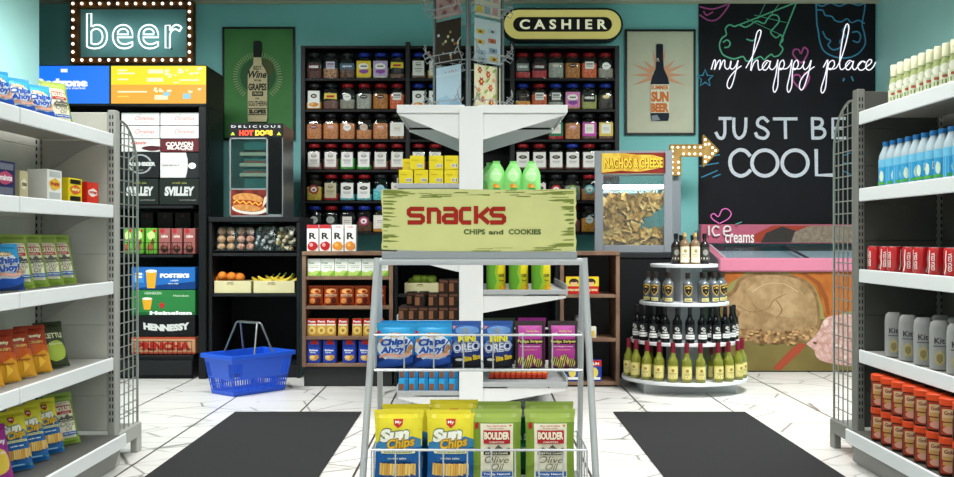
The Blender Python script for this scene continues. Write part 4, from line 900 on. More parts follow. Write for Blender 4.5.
for st in STR:
    q = spl(z8([(52 + (x - 52) * .974, y) for x, y in st]), 5); m = MB(); m.tube([MAPB(x, y, .03) for x, y in q], .0046, neon, 6); part('neon_tube', OFF(m, so), sg, 60)
m = MB()
for st in ([(60, 186)], [(236, 186)], [(404, 186)], [(470, 172)], [(170, 120)]):
    (x, y), = z8(st); a = MAPB(x, y, .0008); b = MAPB(x, y, .03); m.tube([a, b], .003, M('9A9A9A', .4), 5)
part('wall_mount', OFF(m, so), sg)

# cashier sign
D2 = 8.24; x0, x1, z0, z1 = PX(502, D2), PX(623, D2), PZ(41, D2), PZ(8, D2)
def pill(x0, x1, z0, z1, n=12):
    r = (z1 - z0) / 2; zc = (z0 + z1) / 2
    return [(x1 - r + r * math.sin(PI * i / n), zc - r * math.cos(PI * i / n)) for i in range(n + 1)] + [(x0 + r - r * math.sin(PI * i / n), zc + r * math.cos(PI * i / n)) for i in range(n + 1)]
t = thing('cashier_sign', 'long rounded yellow CASHIER sign mounted above the jar rack', 'sign', ((x0 + x1) / 2, BW, z0)); o = ((x0 + x1) / 2, BW, z0)
mp = lambda u, v, d: (u, d, v)
m = MB(); m.prism(pill(x0, x1, z0, z1), mp, D2, BW - .001, BLACK); part('sign_case', OFF(m, o), t)
m = MB(); g = .016; m.prism(pill(x0 + g, x1 - g, z0 + g, z1 - g), mp, D2 - .004, D2 + .002, M('E3D27C', .5, emit=.25)); part('sign_face', OFF(m, o), t)
m = MB(); g = .075; m.prism(pill(x0 + .09, x1 - .09, z0 + g, z1 - g), mp, D2 - .007, D2 - .003, M('1A1714', .5))
q = thing if False else None
m.art(Flat((x0, D2 - .007, z0), (x1 - x0, 0, 0), (0, 0, z1 - z0)), [('text', M('F2EBCB', .5, emit=.4), 'CASHIER', .505, .5, .72, .30, {'bold': .03, 'space': 1.6})], .001); part('name_plate', OFF(m, o), t)

# beer marquee sign
D3 = 8.26; x0, x1, z0, z1 = PX(70, D3), PX(193, D3), PZ(63.5, D3), PZ(.5, D3)
t = thing('beer_marquee_sign', 'bulb framed neon beer sign on the dark wall above the cooler', 'sign', ((x0 + x1) / 2, BW, z0)); o = ((x0 + x1) / 2, BW, z0)
m = MB(); fw = .054; rust = M('4A2E14', .6, h2='7A4A18', scale=14)
for a in ((x0, x1, z0, z0 + fw), (x0, x1, z1 - fw, z1), (x0, x0 + fw, z0 + fw, z1 - fw), (x1 - fw, x1, z0 + fw, z1 - fw)): m.box(a[0], a[1], D3, BW - .002, a[2], a[3], rust, .004)
part('sign_frame', OFF(m, o), t)
bulbm = M('FFF3DC', .3, emit=2.6)
def bulbs(t, o, pts, r=.0128):
    for p in pts:
        m = MB(); m.sphere(p, r, bulbm, 8); part('bulb', OFF(m, o), t, 60)
pts = [(x0 + fw / 2 + (x1 - x0 - fw) * i / 13, D3 - .010, z) for i in range(14) for z in (z0 + fw / 2, z1 - fw / 2)] + [(x, D3 - .010, z0 + fw / 2 + (z1 - z0 - fw) * i / 7) for i in range(1, 7) for x in (x0 + fw / 2, x1 - fw / 2)]
bulbs(t, o, pts)
loops = text_outline('beer'); xs = [p[0] for l in loops for p in l]; ys = [p[1] for l in loops for p in l]
bx0, bx1, bz0, bz1 = PX(86, D3), PX(181, D3), PZ(48, D3), PZ(13, D3)
m = MB()
for l in loops:
    m.tube([(bx0 + (x - min(xs)) / (max(xs) - min(xs)) * (bx1 - bx0), D3 + .02, bz0 + (y - min(ys)) / (max(ys) - min(ys)) * (bz1 - bz0)) for x, y in l], .0072, M('F4FBFF', .4, emit=1.5), 6, True)
part('neon_lettering', OFF(m, o), t, 60)
m = MB()
for x in (bx0 + .05, bx1 - .1): m.tube([(x, D3 + .02, bz0 + .01), (x, BW - .002, bz0 + .01)], .004, BLACK, 5)
part('wall_mount', OFF(m, o), t)
# ------------------------------------------------------------------ drinks cooler
blk = M('141416', .45, noise=.1, scale=20)
CD, CB = 7.20, 7.70; cx0, cx1 = -3.25, -1.926; ctop = 2.234
t = thing('drinks_cooler', 'tall black drinks cooler with glowing blue and yellow header screens', 'cooler', ((cx0 + cx1) / 2, CB, 0)); o = ((cx0 + cx1) / 2, CB, 0)
hz0, hz1 = PZ(106, CD), ctop
m = MB(); m.box(cx0, cx1 + .0, CD, CB, hz0, hz1, blk, .004); part('header_case', OFF(m, o), t)
bz0_, bz1_ = PZ(103.5, CD), PZ(66, CD)
xa, xb_, xc, xd = PX(31, CD), PX(109.3, CD), PX(111.3, CD), PX(206, CD)
m = MB(); sb = M('0A7CFF', .4, emit=1.0); m.box(xa, xb_, CD - .004, CD + .002, bz0_, bz1_, sb)
wt = M('F4FAFF', .4, emit=1.1)
m.art(Flat((xa, CD - .004, bz0_), (xb_ - xa, 0, 0), (0, 0, bz1_ - bz0_)), [('text', wt, 'Redzone', .40, .555, .66, .22, {'bold': .07}), ('text', wt, 'cold beers market', .48, .41, .44, .06, {'bold': .02}), ('rect', wt, .385, .83, .47, .92)], .001); part('header_screen', OFF(m, o), t, label='blue glowing screen')
m = MB(); m.box(xc, xd, CD - .004, CD + .002, bz0_ + (bz1_ - bz0_) * .5, bz1_, M('FFEF00', .4, emit=1.0)); m.box(xc, xd, CD - .004, CD + .002, bz0_, bz0_ + (bz1_ - bz0_) * .5, M('FFB52E', .4, emit=1.0))
pale = M('FFF9CC', .4, emit=1.1); cy = M('9ADCF0', .4, emit=1.0)
A = [('rect', pale, .07, .86, .17, .90), ('rect', pale, .07, .78, .25, .82), ('rect', pale, .07, .62, .18, .66), ('rect', pale, .39, .80, .55, .90), ('rect', pale, .38, .58, .55, .68), ('rect', pale, .07, .29, .38, .33), ('rect', M('FFE95A', .4, emit=1), .07, .17, .19, .20), ('rect', pale, .46, .10, .60, .22), ('rect', cy, .55, .20, .62, .30), ('rect', cy, .76, .12, .84, .26), ('rect', pale, .72, .60, .93, .64), ('rect', pale, .66, .54, .72, .57)]
R = random.Random(11)
for i in range(16): A.append(('ell', pale, R.uniform(.56, .94), R.uniform(.70, .93), R.uniform(.012, .03), R.uniform(.02, .04)))
for i in range(10): A.append(('ell', pale, R.uniform(.42, .95), R.uniform(.28, .40), R.uniform(.012, .03), R.uniform(.02, .035)))
m.art(Flat((xc, CD - .004, bz0_), (xd - xc, 0, 0), (0, 0, bz1_ - bz0_)), A, .001, .0002); part('header_screen', OFF(m, o), t, label='yellow and orange glowing screen')
m = MB(); m.box(cx1 - .055, cx1, CD + .005, CD + .07, .0, hz0, blk, .004); part('door_post', OFF(m, o), t)
m = MB(); m.box(cx1 - .035, cx1, CD + .09, CB, 0, hz0, blk, .003); part('side_panel', OFF(m, o), t)
m = MB(); m.box(cx0, cx0 + .04, CD + .005, CB, 0, hz0, blk, .003); part('side_panel', OFF(m, o), t)
m = MB(); m.box(cx0 + .04, cx1 - .036, CB - .02, CB, .1, hz0, M('0D0D0E', .6)); part('back_panel', OFF(m, o), t)
m = MB(); m.box(cx0, cx1 - .10, CD + .03, CB - .02, 0, .145, blk, .004); m.box(cx0, cx1 - .1, CD, CD + .03, .03, .13, M('1E1E20', .4), .004); part('plinth', OFF(m, o), t)
CS = CD + .05
sz = [PZ(205.5, CS), PZ(254.5, CS), PZ(355, CS)]
for z in sz:
    m = MB(); m.box(cx0 + .04, cx1 - .102, CD + .03, CB - .02, z - .02, z - .001, M('1B1B1D', .5), .002); sh = part('shelf', OFF(m, o), t)
    if z != sz[0]:
        m = MB(); hgt = .085 if z == sz[1] else .10; wx = M('0C0C0D', .4); y = CD + .03
        for k in (0, 1): m.tube([(cx0 + .05, y, z + hgt * (.45 + .55 * k)), (cx1 - .11, y, z + hgt * (.45 + .55 * k))], .0025, wx, 5)
        n = 34
        for i in range(n + 1): xx = cx0 + .05 + (cx1 - .16 - cx0) * i / n; m.tube([(xx, y, z), (xx, y, z + hgt)], .002, wx, 4)
        part('wire_fence', OFF(m, o), sh)
# cases in the cooler
def case(name, lab, pxa, pxb, ya, yb, main, art, group=None, D=CS + .03, dep=.28, cat='drinks case'):
    w = PX(pxb, D) - PX(pxa, D) - .004; z0, z1 = PZ(yb, D), PZ(ya, D)
    if D > 7.4: z0 = sz[1] + .001
    P = carton(name, cat, w, dep, z1 - z0 - .002, M(main, .55), art, c=.003)
    return P.put(lab, ((PX(pxa, D) + PX(pxb, D)) / 2, D + dep / 2, z0 + .001), 0, group)
rs = M('C2413A', .5); gy = M('8A8580', .5)
wa = lambda: [('text', rs, 'Christmas', .62, .56, .5, .34, {'bold': .0, 'shear': .35}), ('text', gy, 'premium beer', .6, .22, .24, .08), ('text', gy, 'est', .5, .86, .05, .06)]
for i, (a, b, c, d, lab) in enumerate(((160, 200, 112.5, 125.3, 'topmost white beer case with red script, beside the cooler post'), (121, 159.6, 112.5, 125.3, 'topmost white beer case with red script, behind the wire end'), (160, 200, 125.7, 138.6, 'second white beer case down, beside the cooler post'), (121, 159.6, 125.7, 138.6, 'second white beer case down, behind the wire end'))):
    case('white_beer_case', lab, a, b, c, d, 'D8D5D2', wa(), 'white beer cases')
case('maroon_beer_case', 'maroon beer case under the white cases in the cooler', 160.5, 200, 139, 152, '5B2026', [('text', M('E3D9D2', .5), 'COUVON', .48, .62, .7, .34, {'bold': .05, 'rot': .04}), ('text', M('E3D9D2', .5), 'BLACKS', .5, .32, .66, .30, {'bold': .05, 'rot': -.05}), ('text', M('C9A8A2', .5), 'dry cider', .7, .10, .3, .07)])
case('white_beer_case', 'white case with dark red oval beside the maroon case', 121, 160, 139, 152, 'D2CECB', [('poly', M('4A1C22', .5), blob(.80, .28, .26, .20, 16, .08, 2)), ('text', rs, 'Cassis', .45, .72, .4, .25, {'shear': .3})])
lg = M('C4C4C2', .5)
case('black_beer_case', 'black beer case with round grey emblem in the cooler', 121, 159.3, 152.5, 178, '17181A', [('ell', M('77797B', .5), .5, .55, .32, .40), ('ell', M('1B1C1E', .5), .5, .55, .26, .33), ('line', lg, [(.5 + .29 * math.cos(a * PI / 12), .55 + .36 * math.sin(a * PI / 12)) for a in range(24)], .015, True), ('rect', M('17181A', .5), .1, .44, .95, .66), ('text', lg, 'ARCHBEER', .54, .55, .74, .16, {'bold': .06}), ('text', gy, 'lager', .5, .3, .2, .08)])
case('grey_beer_case', 'pale grey beer case with a curved black corner', 159.8, 199, 152.5, 178, 'C9C7C4', [('poly', M('222326', .5), [(.66, 0), (.70, .25), (.72, .5), (.71, .75), (.67, 1), (1, 1), (1, 0)]), ('ell', WHITE, .83, .48, .10, .12), ('text', BLACK, '12', .83, .48, .06, .09), ('text', gy, 'wheat beer no. 5', .27, .51, .44, .08)])
for a, b, lab in ((121, 158.6, 'dark green case with jagged silver lettering, behind the wire end'), (159, 200, 'dark green case with jagged silver lettering, beside the cooler post')):
    case('dark_green_beer_case', lab, a, b, 178.5, 205, '1B211D', [('text', M('8A8A40', .5), 'craft ale', .5, .84, .36, .08), ('text', lg, 'SVILLEY', .5, .52, .74, .36, {'bold': .06, 'shear': .1}), ('text', gy, 'original', .7, .18, .4, .07)], 'dark green beer cases')
for i, (a, b) in enumerate(((140.5, 153.5), (157, 173), (174.5, 191), (193.5, 201))):
    case('dark_wine_carton', f'dark brown carton behind the snack packs in the cooler, {ORD[i]} along', a, b, 212, 253, '2A211D', [('text', M('5E4A3E', .5), 'NOIR', .5, .60, .7, .10), ('poly', M('7A2A26', .5), [(.4, .88), (.6, .88), (.5, .98)]), ('rect', M('4A3A32', .5), .2, .3, .8, .33)], 'dark cartons on the cooler shelf', D=7.46, dep=.12, cat='carton')
for i, (a, b) in enumerate(((123, 132.6), (134.2, 144), (145.5, 157))):
    case('green_snack_box', f'lime green snack box on the cooler shelf, {ORD[i]} from the wire end', a, b, 228, 254, '63A838', [('poly', M('C9E08A', .5), blob(.5, .72, .36, .16, 12, .15, 3)), ('poly', M('6E3A1E', .5), [(.25, .18), (.45, .1), (.8, .5), (.6, .62)]), ('ell', M('9A5A34', .5), .4, .25, .3, .14), ('ell', RED, .8, .9, .12, .07)], 'green snack boxes in the cooler', dep=.10, cat='snack box')
for i, (a, b) in enumerate(((158.5, 170.3), (171.2, 182.3), (183.5, 195.5))):
    case('pink_snack_box', f'dusky pink snack box with brown cake picture on the cooler shelf, {ORD[i]} of three', a, b, 228.3, 254, '9C5C58', [('ell', M('B02A30', .5), .3, .90, .2, .09), ('text', M('F0DCD4', .5), 'cake', .5, .70, .6, .12, {'bold': .03}), ('poly', M('3A1E16', .5), blob(.5, .2, .38, .15, 12, .15, 8)), ('ell', M('7A4A34', .5), .5, .24, .2, .07)], 'pink snack boxes in the cooler', dep=.10, cat='snack box')
bl_, beer = M('1F63B8', .45), M('E0A52A', .4)
case('blue_beer_case', 'blue beer case with a glass of beer printed on it', 131, 195.5, 267, 289.5, '2468B4', [('poly', M('123A78', .45), [(.02, .02), (1, .02), (1, .35), (.5, .22)]), ('poly', beer, [(.25, .05), (.37, .05), (.40, .80), (.23, .80)]), ('ell', M('F4EFE0', .5), .315, .82, .09, .07), ('rect', M('3E8AD0', .4), .03, .3, .2, .75), ('text', M('F0E6D4', .5), 'F', .12, .55, .1, .4, {'bold': .05}), ('text', WHITE, "FOSTER'S", .68, .62, .46, .20, {'bold': .07}), ('text', WHITE, 'LAGER', .68, .40, .12, .07), ('text', WHITE, '18 x 330', .66, .26, .16, .05)], dep=.24)
case('green_beer_case', 'green beer case with a red star and a glass of beer', 131, 195.5, 290, 315.3, '2C7A3E', [('rect', M('1C5A2C', .45), 0, 0, 1, .12), ('text', M('BFD8B8', .5), 'HEINEKEN', .34, .88, .26, .10), ('text', M('BFD8B8', .5), 'Heineken', .78, .78, .24, .08), ('poly', beer, [(.20, .22), (.30, .22), (.33, .62), (.17, .62)]), ('ell', M('F4EFE0', .5), .25, .66, .08, .05), ('poly', M('C2262A', .45), [(.48 + (.06 if i % 2 == 0 else .026) * math.cos(PI / 2 + i * PI / 5), .40 + (.17 if i % 2 == 0 else .07) * math.sin(PI / 2 + i * PI / 5)) for i in range(10)]), ('text', WHITE, 'Heineken', .62, .09, .66, .15, {'bold': .07})], dep=.24)
case('black_cognac_case', 'black case with bent white lettering under the green case', 131, 195.5, 315.8, 336.5, '101113', [('text', M('D4D4D0', .5), 'HENNESSY', .55, .52, .72, .34, {'bold': .07, 'rot': .02, 'arc': -.10})], dep=.24)
case('orange_drink_case', 'tan case with red block lettering, lowest in the cooler', 131, 195.5, 337, 354, 'C9926A', [('rect', M('B8442E', .5), 0, .9, 1, 1), ('text', M('A8281E', .5), 'PRINCHA', .5, .46, .86, .52, {'bold': .08}), ('rect', M('B8442E', .5), 0, 0, 1, .1)], dep=.24)

# ------------------------------------------------------------------ fruit rack with the hot dog warmer on top
HD = 7.25
hx0, hx1 = PX(208.5, HD), PX(300, HD); hz = PZ(217, HD)
def black_rack(lab, x0, x1, y0, y1, top, shelves, plinth, name='black_rack'):
    t = thing(name, lab, 'rack', ((x0 + x1) / 2, y1, 0)); o = ((x0 + x1) / 2, y1, 0); k = M('1D1E20', .5, noise=.12, scale=15)
    m = MB(); m.box(x0, x1, y0 - .01, y1, top - .035, top, k, .004); part('top_board', OFF(m, o), t)
    for xx in (x0, x1 - .025): m = MB(); m.box(xx, xx + .025, y0, y1, 0, top - .0355, k, .003); part('side_panel', OFF(m, o), t)
    m = MB(); m.box(x0 + .0255, x1 - .0255, y1 - .015, y1, .05, top - .036, M('101113', .6)); part('back_panel', OFF(m, o), t)
    for z in shelves: m = MB(); m.box(x0 + .0255, x1 - .0255, y0 + .005, y1 - .0155, z - .022, z, k, .002); part('shelf', OFF(m, o), t)
    m = MB(); m.box(x0 + .0255, x1 - .0255, y0 + .03, y1 - .0155, 0, plinth, k); part('plinth', OFF(m, o), t)
    return t
hs = [PZ(253, HD), PZ(293.5, HD)]
black_rack('black rack with trays and fruit crates, hot dog warmer on top', hx0, hx1, HD, HD + .6, hz, hs, .09)
# clear trays
CLR = glass('F4F8F8', .09)
def tray_proto(name, kind):
    w, d, h = .150, .10, .185; mb = MB(); mb.loft([(w / 2 - .006, d / 2 - .006, 0, 6), (w / 2, d / 2, .004, 6), (w / 2, d / 2, h - .01, 6), (w / 2 - .004, d / 2 - .004, h, 6)], CLR, 24)
    parts = [('clear_lid', mb.mesh('clear_lid', 40))]; m = MB(); R = random.Random(5)
    if kind in ('bun', 'redbun'):
        c1 = M('B9815A', .5, h2='D8B28C', scale=40) if kind == 'bun' else M('A8604E', .5, h2='D6AE9A', scale=40)
        for r in range(3):
            for k in range(2): m.sphere((-.034 + .068 * k, 0, .034 + .058 * r), .031, c1, 12, (1, .9, .9))
    else:
        c1 = M('D2D6D8', .35, h2='3A3C40', scale=45) if kind == 'silver' else M('C9B48A', .5, h2='E6E0CC', scale=45); c2 = M('2A2C30', .4) if kind == 'silver' else M('8A6A34', .5)
        for i in range(60): m.sphere((R.uniform(-.06, .06), R.uniform(-.036, .036), R.uniform(.02, .165)), R.uniform(.010, .017), (c1, c1, c2)[i % 3], 7)
    parts.append(('contents', m.mesh('contents', 60)))
    m = MB(); m.box(-w / 2 - .002, w / 2 + .002, -d / 2 - .002, d / 2 + .002, -.0, .006, M('26282A', .5), .002); parts.append(('tray_base', m.mesh('tray_base')))
    return Proto(name, 'food tray', parts)
for k, (kind, lab) in enumerate((('bun', 'clear tray of browned buns at the cooler end of the rack shelf'), ('redbun', 'clear tray of reddish buns, second on the rack shelf'), ('silver', 'clear tray of silver wrapped sweets, third on the rack shelf'), ('gold', 'clear tray of golden wrapped sweets at the counter end'))):
    D = HD + .08; tray_proto('food_tray', kind).put(lab, (PX((226, 245.6, 265.8, 286.3)[k], D), D, hs[0] + .008), 0, 'clear food trays', -.10)
# fruit crates
cream = M('DCD3A4', .6, noise=.06, scale=9)
def crate(lab, x0, x1, y0, z0, h=.09, dep=.22, txt='Fruits'):
    z0 += .001
    t = thing('fruit_crate', lab, 'crate', ((x0 + x1) / 2, y0 + dep / 2, z0)); o = ((x0 + x1) / 2, y0 + dep / 2, z0); th = .010
    m = MB(); m.box(x0, x1, y0, y0 + th, z0, z0 + h, cream, .002)
    m.art(Flat((x0, y0, z0), (x1 - x0, 0, 0), (0, 0, h)), [('rect', M('6A5A38', .6), .36, .80, .52, .87), ('text', M('8A7A4A', .6), txt, .44, .72, .2, .10)]); part('front_board', OFF(m, o), t)
    m = MB(); m.box(x0, x1, y0 + dep - th, y0 + dep, z0, z0 + h, cream, .002); part('back_board', OFF(m, o), t)
    for xx in (x0, x1 - th): m = MB(); m.box(xx, xx + th, y0 + th, y0 + dep - th, z0, z0 + h, cream, .002); part('end_board', OFF(m, o), t)
    m = MB(); m.box(x0 + th, x1 - th, y0 + th, y0 + dep - th, z0 + .001, z0 + .010, cream); part('floor_board', OFF(m, o), t)
    return t
D = HD + .03
crate('cream fruit crate of oranges on the lower rack shelf', PX(214.2, D), PX(251, D), D, hs[1], .088)
crate('cream fruit crate of bananas on the lower rack shelf', PX(253.5, D), PX(294.5, D), D, hs[1], .088)
orm = M('D9822E', .5, h2='C96A1E', scale=18, bump=.2)
def orange_proto():
    m = MB(); m.sphere((0, 0, .036), .036, orm, 16, (1, 1, .95)); c = MB(); c.lathe([(.005, .0690), (.005, .072), (0, .0722)], M('5E6A2A', .6), 8)
    return Proto('orange', 'orange', [('peel', m.mesh('peel', 60)), ('stem', c.mesh('stem'))])
PO = orange_proto()
for i, (p, dy, dz) in enumerate(((222.5, .07, .040), (231.5, .07, .036), (240, .08, .030), (227, .14, .028), (236.5, .15, .030), (219.5, .1, .010))):
    w = ('on top at the cooler side', 'on top in the middle', 'on top near the bananas', 'at the back, cooler side', 'at the back, banana side', 'low at the cooler end', 'low at the banana end', 'under the others')[i]
    PO.put(f'orange in the cream crate, {w}', (PX(p, D + dy), D + dy, hs[1] + .044 + dz), i, 'oranges in the crate')
def banana_proto():
    m = MB(); ye = M('D6B52E', .5, h2='C9C04A', scale=14)
    P = [Vector((.085 * math.cos(a), 0, .085 * math.sin(a))) for a in [PI * (1.18 + .64 * i / 9) for i in range(10)]]
    rr = [.006, .012, .016, .0175, .018, .018, .017, .015, .010, .005]; vs = []; fs = []
    for i, p in enumerate(P):
        d = p.normalized()
        for k in range(8):
            a = 2 * PI * k / 8; vs.append(p + d * rr[i] * math.cos(a) + Vector((0, 1, 0)) * rr[i] * math.sin(a))
    for i in range(9):
        for k in range(8): fs.append((i * 8 + k, i * 8 + (k + 1) % 8, (i + 1) * 8 + (k + 1) % 8, (i + 1) * 8 + k))
    fs += [tuple(range(8)), tuple(72 + k for k in range(8))[::-1]]; vs = [v + Vector((0, 0, .103)) for v in vs]
    m.add(vs, fs, ye); s = MB(); e = P[-1] + Vector((0, 0, .103)); s.tube([e, e + e.normalized() * .004 + Vector((.012, 0, .018))], .005, M('8A9A3A', .6), 6)
    return Proto('banana', 'banana', [('peel', m.mesh('peel', 60)), ('stem', s.mesh('stem'))])
PB = banana_proto()
for i, (p, dy, dz, rz) in enumerate(((268, .07, .036, .1), (275, .11, .040, -.2), (281, .06, .034, .3), (289, .10, .030, .1), (262, .13, .028, .4), (284, .15, .026, -.3))):
    PB.put(f'banana in the cream crate, {("low at the front", "on top of the bunch", "in front at the middle", "at the counter end", "at the orange crate end", "at the back")[i]}', (PX(p, D + dy), D + dy, hs[1] + .028 + dz), rz, 'bananas in the crate')
# hot dog warmer
WD = 7.32; wx0, wx1 = PX(229.5, WD), PX(283, WD); wz0, wz1 = hz + .001, PZ(124, WD); wy1 = WD + .42
steel = M('9A9C9E', .35, .6)
t = thing('hot_dog_warmer', 'steel hot dog warmer cabinet with black illuminated header and glass door', 'food warmer', ((wx0 + wx1) / 2, wy1, wz0)); o = ((wx0 + wx1) / 2, wy1, wz0)
U = lambda p: PX(p, WD); V = lambda p: PZ(p, WD)
m = MB(); m.box(wx0 + .01, wx1 - .01, wy1 - .012, wy1, wz0 + .02, wz1 - .06, glass('CFE6E4', .08)); part('rear_glass', OFF(m, o), t)
m = MB(); m.box(wx1 - .012, wx1, WD + .004, wy1, wz0, wz1, steel, .003); part('side_panel', OFF(m, o), t)
m = MB(); m.box(wx0, wx0 + .010, WD + .004, wy1, wz0, wz1, steel, .003); part('side_panel', OFF(m, o), t)
m = MB(); m.box(wx0 + .0105, wx1 - .0125, WD + .004, wy1 - .0125, wz1 - .095, wz1, steel, .003); part('top_panel', OFF(m, o), t)
m = MB(); m.box(wx0 + .0105, wx1 - .0125, WD + .004, wy1 - .0125, wz0, wz0 + .02, steel, .002); part('base_panel', OFF(m, o), t)
m = MB(); m.box(wx0 - .002, wx1 + .002, WD - .010, WD + .003, V(137.5), wz1 + .004, BLACK, .002)
m.art(Flat((wx0, WD - .010, V(137.5)), (wx1 - wx0, 0, 0), (0, 0, wz1 - V(137.5))), [('text', M('C9CCD0', .5), 'DELICIOUS', .5, .80, .92, .17, {'bold': .02, 'space': 1.6}), ('text', M('E2442A', .5, emit=.6), 'HOT', .32, .33, .27, .42, {'bold': .08}), ('text', M('E8B83A', .5, emit=.5), 'DOGS', .65, .33, .33, .42, {'bold': .08}), ('poly', M('C9D93A', .5), [(.03, .16), (.11, .16), (.07, .42)]), ('poly', M('C9D93A', .5), [(.89, .16), (.97, .16), (.93, .42)])], .0008); part('header_sign', OFF(m, o), t)
m = MB(); g = .012
for a in ((wx0, U(268), V(190), V(190) + g), (wx0, U(268), V(137.5) - g, V(137.5)), (wx0, wx0 + g, V(190), V(137.5)), (U(268) - g, U(268), V(214), V(137.5)), (wx0, U(268), wz0, wz0 + g), (wx0, wx0 + g, wz0, V(190)), (U(283) - .006, U(283), wz0, V(137.5))): m.box(a[0], a[1], WD - .006, WD + .004, a[2], a[3], steel, .002)
part('door_frame', OFF(m, o), t)
m = MB(); m.box(wx0 + g, U(268) - g, WD - .002, WD + .001, V(190) + g, V(137.5) - g, glass('E6F2F2', .07)); part('door_glass', OFF(m, o), t)
m = MB(); m.box(wx0 + g, U(268) - g, WD - .004, WD + .002, wz0 + g, V(190), M('7E2A1E', .5, h2='4A1610', scale=9))
bun, bun2, saus, mus = M('C98A4A', .5, noise=.25, scale=40), M('A8622E', .5), M('9E3A20', .4), M('E0B23A', .5)
m.art(Flat((wx0, WD - .004, wz0), (U(268) - wx0, 0, 0), (0, 0, V(190) - wz0)), [('ell', M('D8CFC4', .5), .52, .30, .46, .20, -.12), ('ell', bun2, .5, .40, .42, .20, -.14), ('ell', bun, .48, .68, .40, .20, -.14), ('ell', saus, .48, .50, .42, .13, -.14), ('line', mus, [(.12 + .08 * i, .585 - .012 * i + (.05 if i % 2 else -.05)) for i in range(10)], .045), ('ell', bun, .46, .34, .36, .12, -.14), ('poly', M('D9B8A6', .5), [(.86, .35), (.97, .55), (.97, .8), (.9, .7)])]); part('picture_panel', OFF(m, o), t, label='printed hot dog picture')
m = MB(); m.box(U(268.5), U(282.5), WD - .004, WD + .003, V(213), V(138), M('050506', .3)); part('control_panel', OFF(m, o), t)
for k, z in enumerate((V(155), V(166), V(176))):
    m = MB(); m.box(wx0 + .05, U(266), WD + .10, wy1 - .08, z, z + .004, M('8E938F', .4, .4)); 
    m.box(wx0 + .05, U(266), WD + .10, WD + .104, z, z + .028, M('A89E88', .5)); part('inner_shelf', OFF(m, o), t)
hd = MB(); hd.tube([(-.07, 0, .022), (-.05, 0, .024), (.05, 0, .024), (.07, 0, .022)], .018, M('B08656', .6), 8); sg_ = MB(); sg_.tube([(-.078, -.008, .034), (.078, -.008, .034)], .011, M('8A4030', .45), 8)
PH = Proto('hot_dog', 'hot dog', [('bun', hd.mesh('bun', 60)), ('sausage', sg_.mesh('sausage', 60))])
for k, z in enumerate((V(155), V(166), V(176))):
    for j in range(2): PH.put(f'hot dog on the {ORD[k]} shelf of the warmer, {("front", "back")[j]} one', ((wx0 + U(266)) / 2 + .02, WD + .15 + .09 * j, z + .004), 0, 'hot dogs in the warmer')

# ------------------------------------------------------------------ shopping basket
ba = math.radians(50); bcx, bcy = -1.492, 6.62
bk = thing('shopping_basket', 'blue plastic shopping basket with raised metal handles standing on the tiles', 'basket', (bcx, bcy, 0), ba)
blu = M('1552CC', .4, spec=.5); bl0, bw0, bl1, bw1, bh = .198, .118, .240, .152, .258     # half sizes at the bottom and the rim
def bwall(p0, p1, q0, q1, n):
    """slatted wall from bottom edge p0-p1 to top edge q0-q1, closed on top and bottom, slotted between"""
    m = MB(); P0, P1, Q0, Q1 = map(Vector, (p0, p1, q0, q1)); nrm = (P1 - P0).cross(Q0 - P0).normalized() * .004
    f = lambda u, v: (P0 + (P1 - P0) * u) * (1 - v) + (Q0 + (Q1 - Q0) * u) * v
    def slab(u0, u1, v0, v1):
        a = [f(u0, v0), f(u1, v0), f(u1, v1), f(u0, v1)]; m.add(a + [x + nrm for x in a], [(0, 1, 2, 3), (7, 6, 5, 4), (0, 4, 5, 1), (1, 5, 6, 2), (2, 6, 7, 3), (3, 7, 4, 0)], blu)
    slab(0, 1, 0, .09); slab(0, 1, .22, .25); slab(0, 1, .40, .44); slab(.16, .84, .44, .80); slab(0, 1, .80, 1)
    for i in range(n + 1):
        u = i / n; w = .20 / n; slab(max(0, u - w), min(1, u + w), .09, .40)
    for i in range(5):
        for s_ in (0, .84): slab(s_ + .16 * i / 4 * .9, s_ + .16 * i / 4 * .9 + .014, .44, .80)
    return m
B = [(-bl0, -bw0, .004), (bl0, -bw0, .004), (bl0, bw0, .004), (-bl0, bw0, .004)]; T = [(-bl1, -bw1, bh), (bl1, -bw1, bh), (bl1, bw1, bh), (-bl1, bw1, bh)]
for i in range(4): part('slotted_wall', bwall(B[i], B[(i + 1) % 4], T[i], T[(i + 1) % 4], 22 if i % 2 == 0 else 12), bk)
m = MB(); m.box(-bl0, bl0, -bw0, bw0, .0, .006, blu); part('basket_floor', m, bk)
m = MB(); e = .016
for a in ((-bl1 - e, bl1 + e, -bw1 - e, -bw1), (-bl1 - e, bl1 + e, bw1, bw1 + e), (-bl1 - e, -bl1, -bw1, bw1), (bl1, bl1 + e, -bw1, bw1)): m.box(a[0], a[1], a[2], a[3], bh - .024, bh + .004, blu, .003)
part('rim', m, bk)
for sx in (-1, 1):
    m = MB(); m.tube([(sx * .075, -bw1 - .004, bh - .0), (sx * .018, -bw1 * .72, bh + .185), (sx * .012, -bw1 * .66, bh + .195), (sx * .012, bw1 * .66, bh + .195), (sx * .018, bw1 * .72, bh + .185), (sx * .075, bw1 + .004, bh - .0)], .0065, M('8A8C8E', .3, .85), 8)
    part('handle', m, bk, 60)

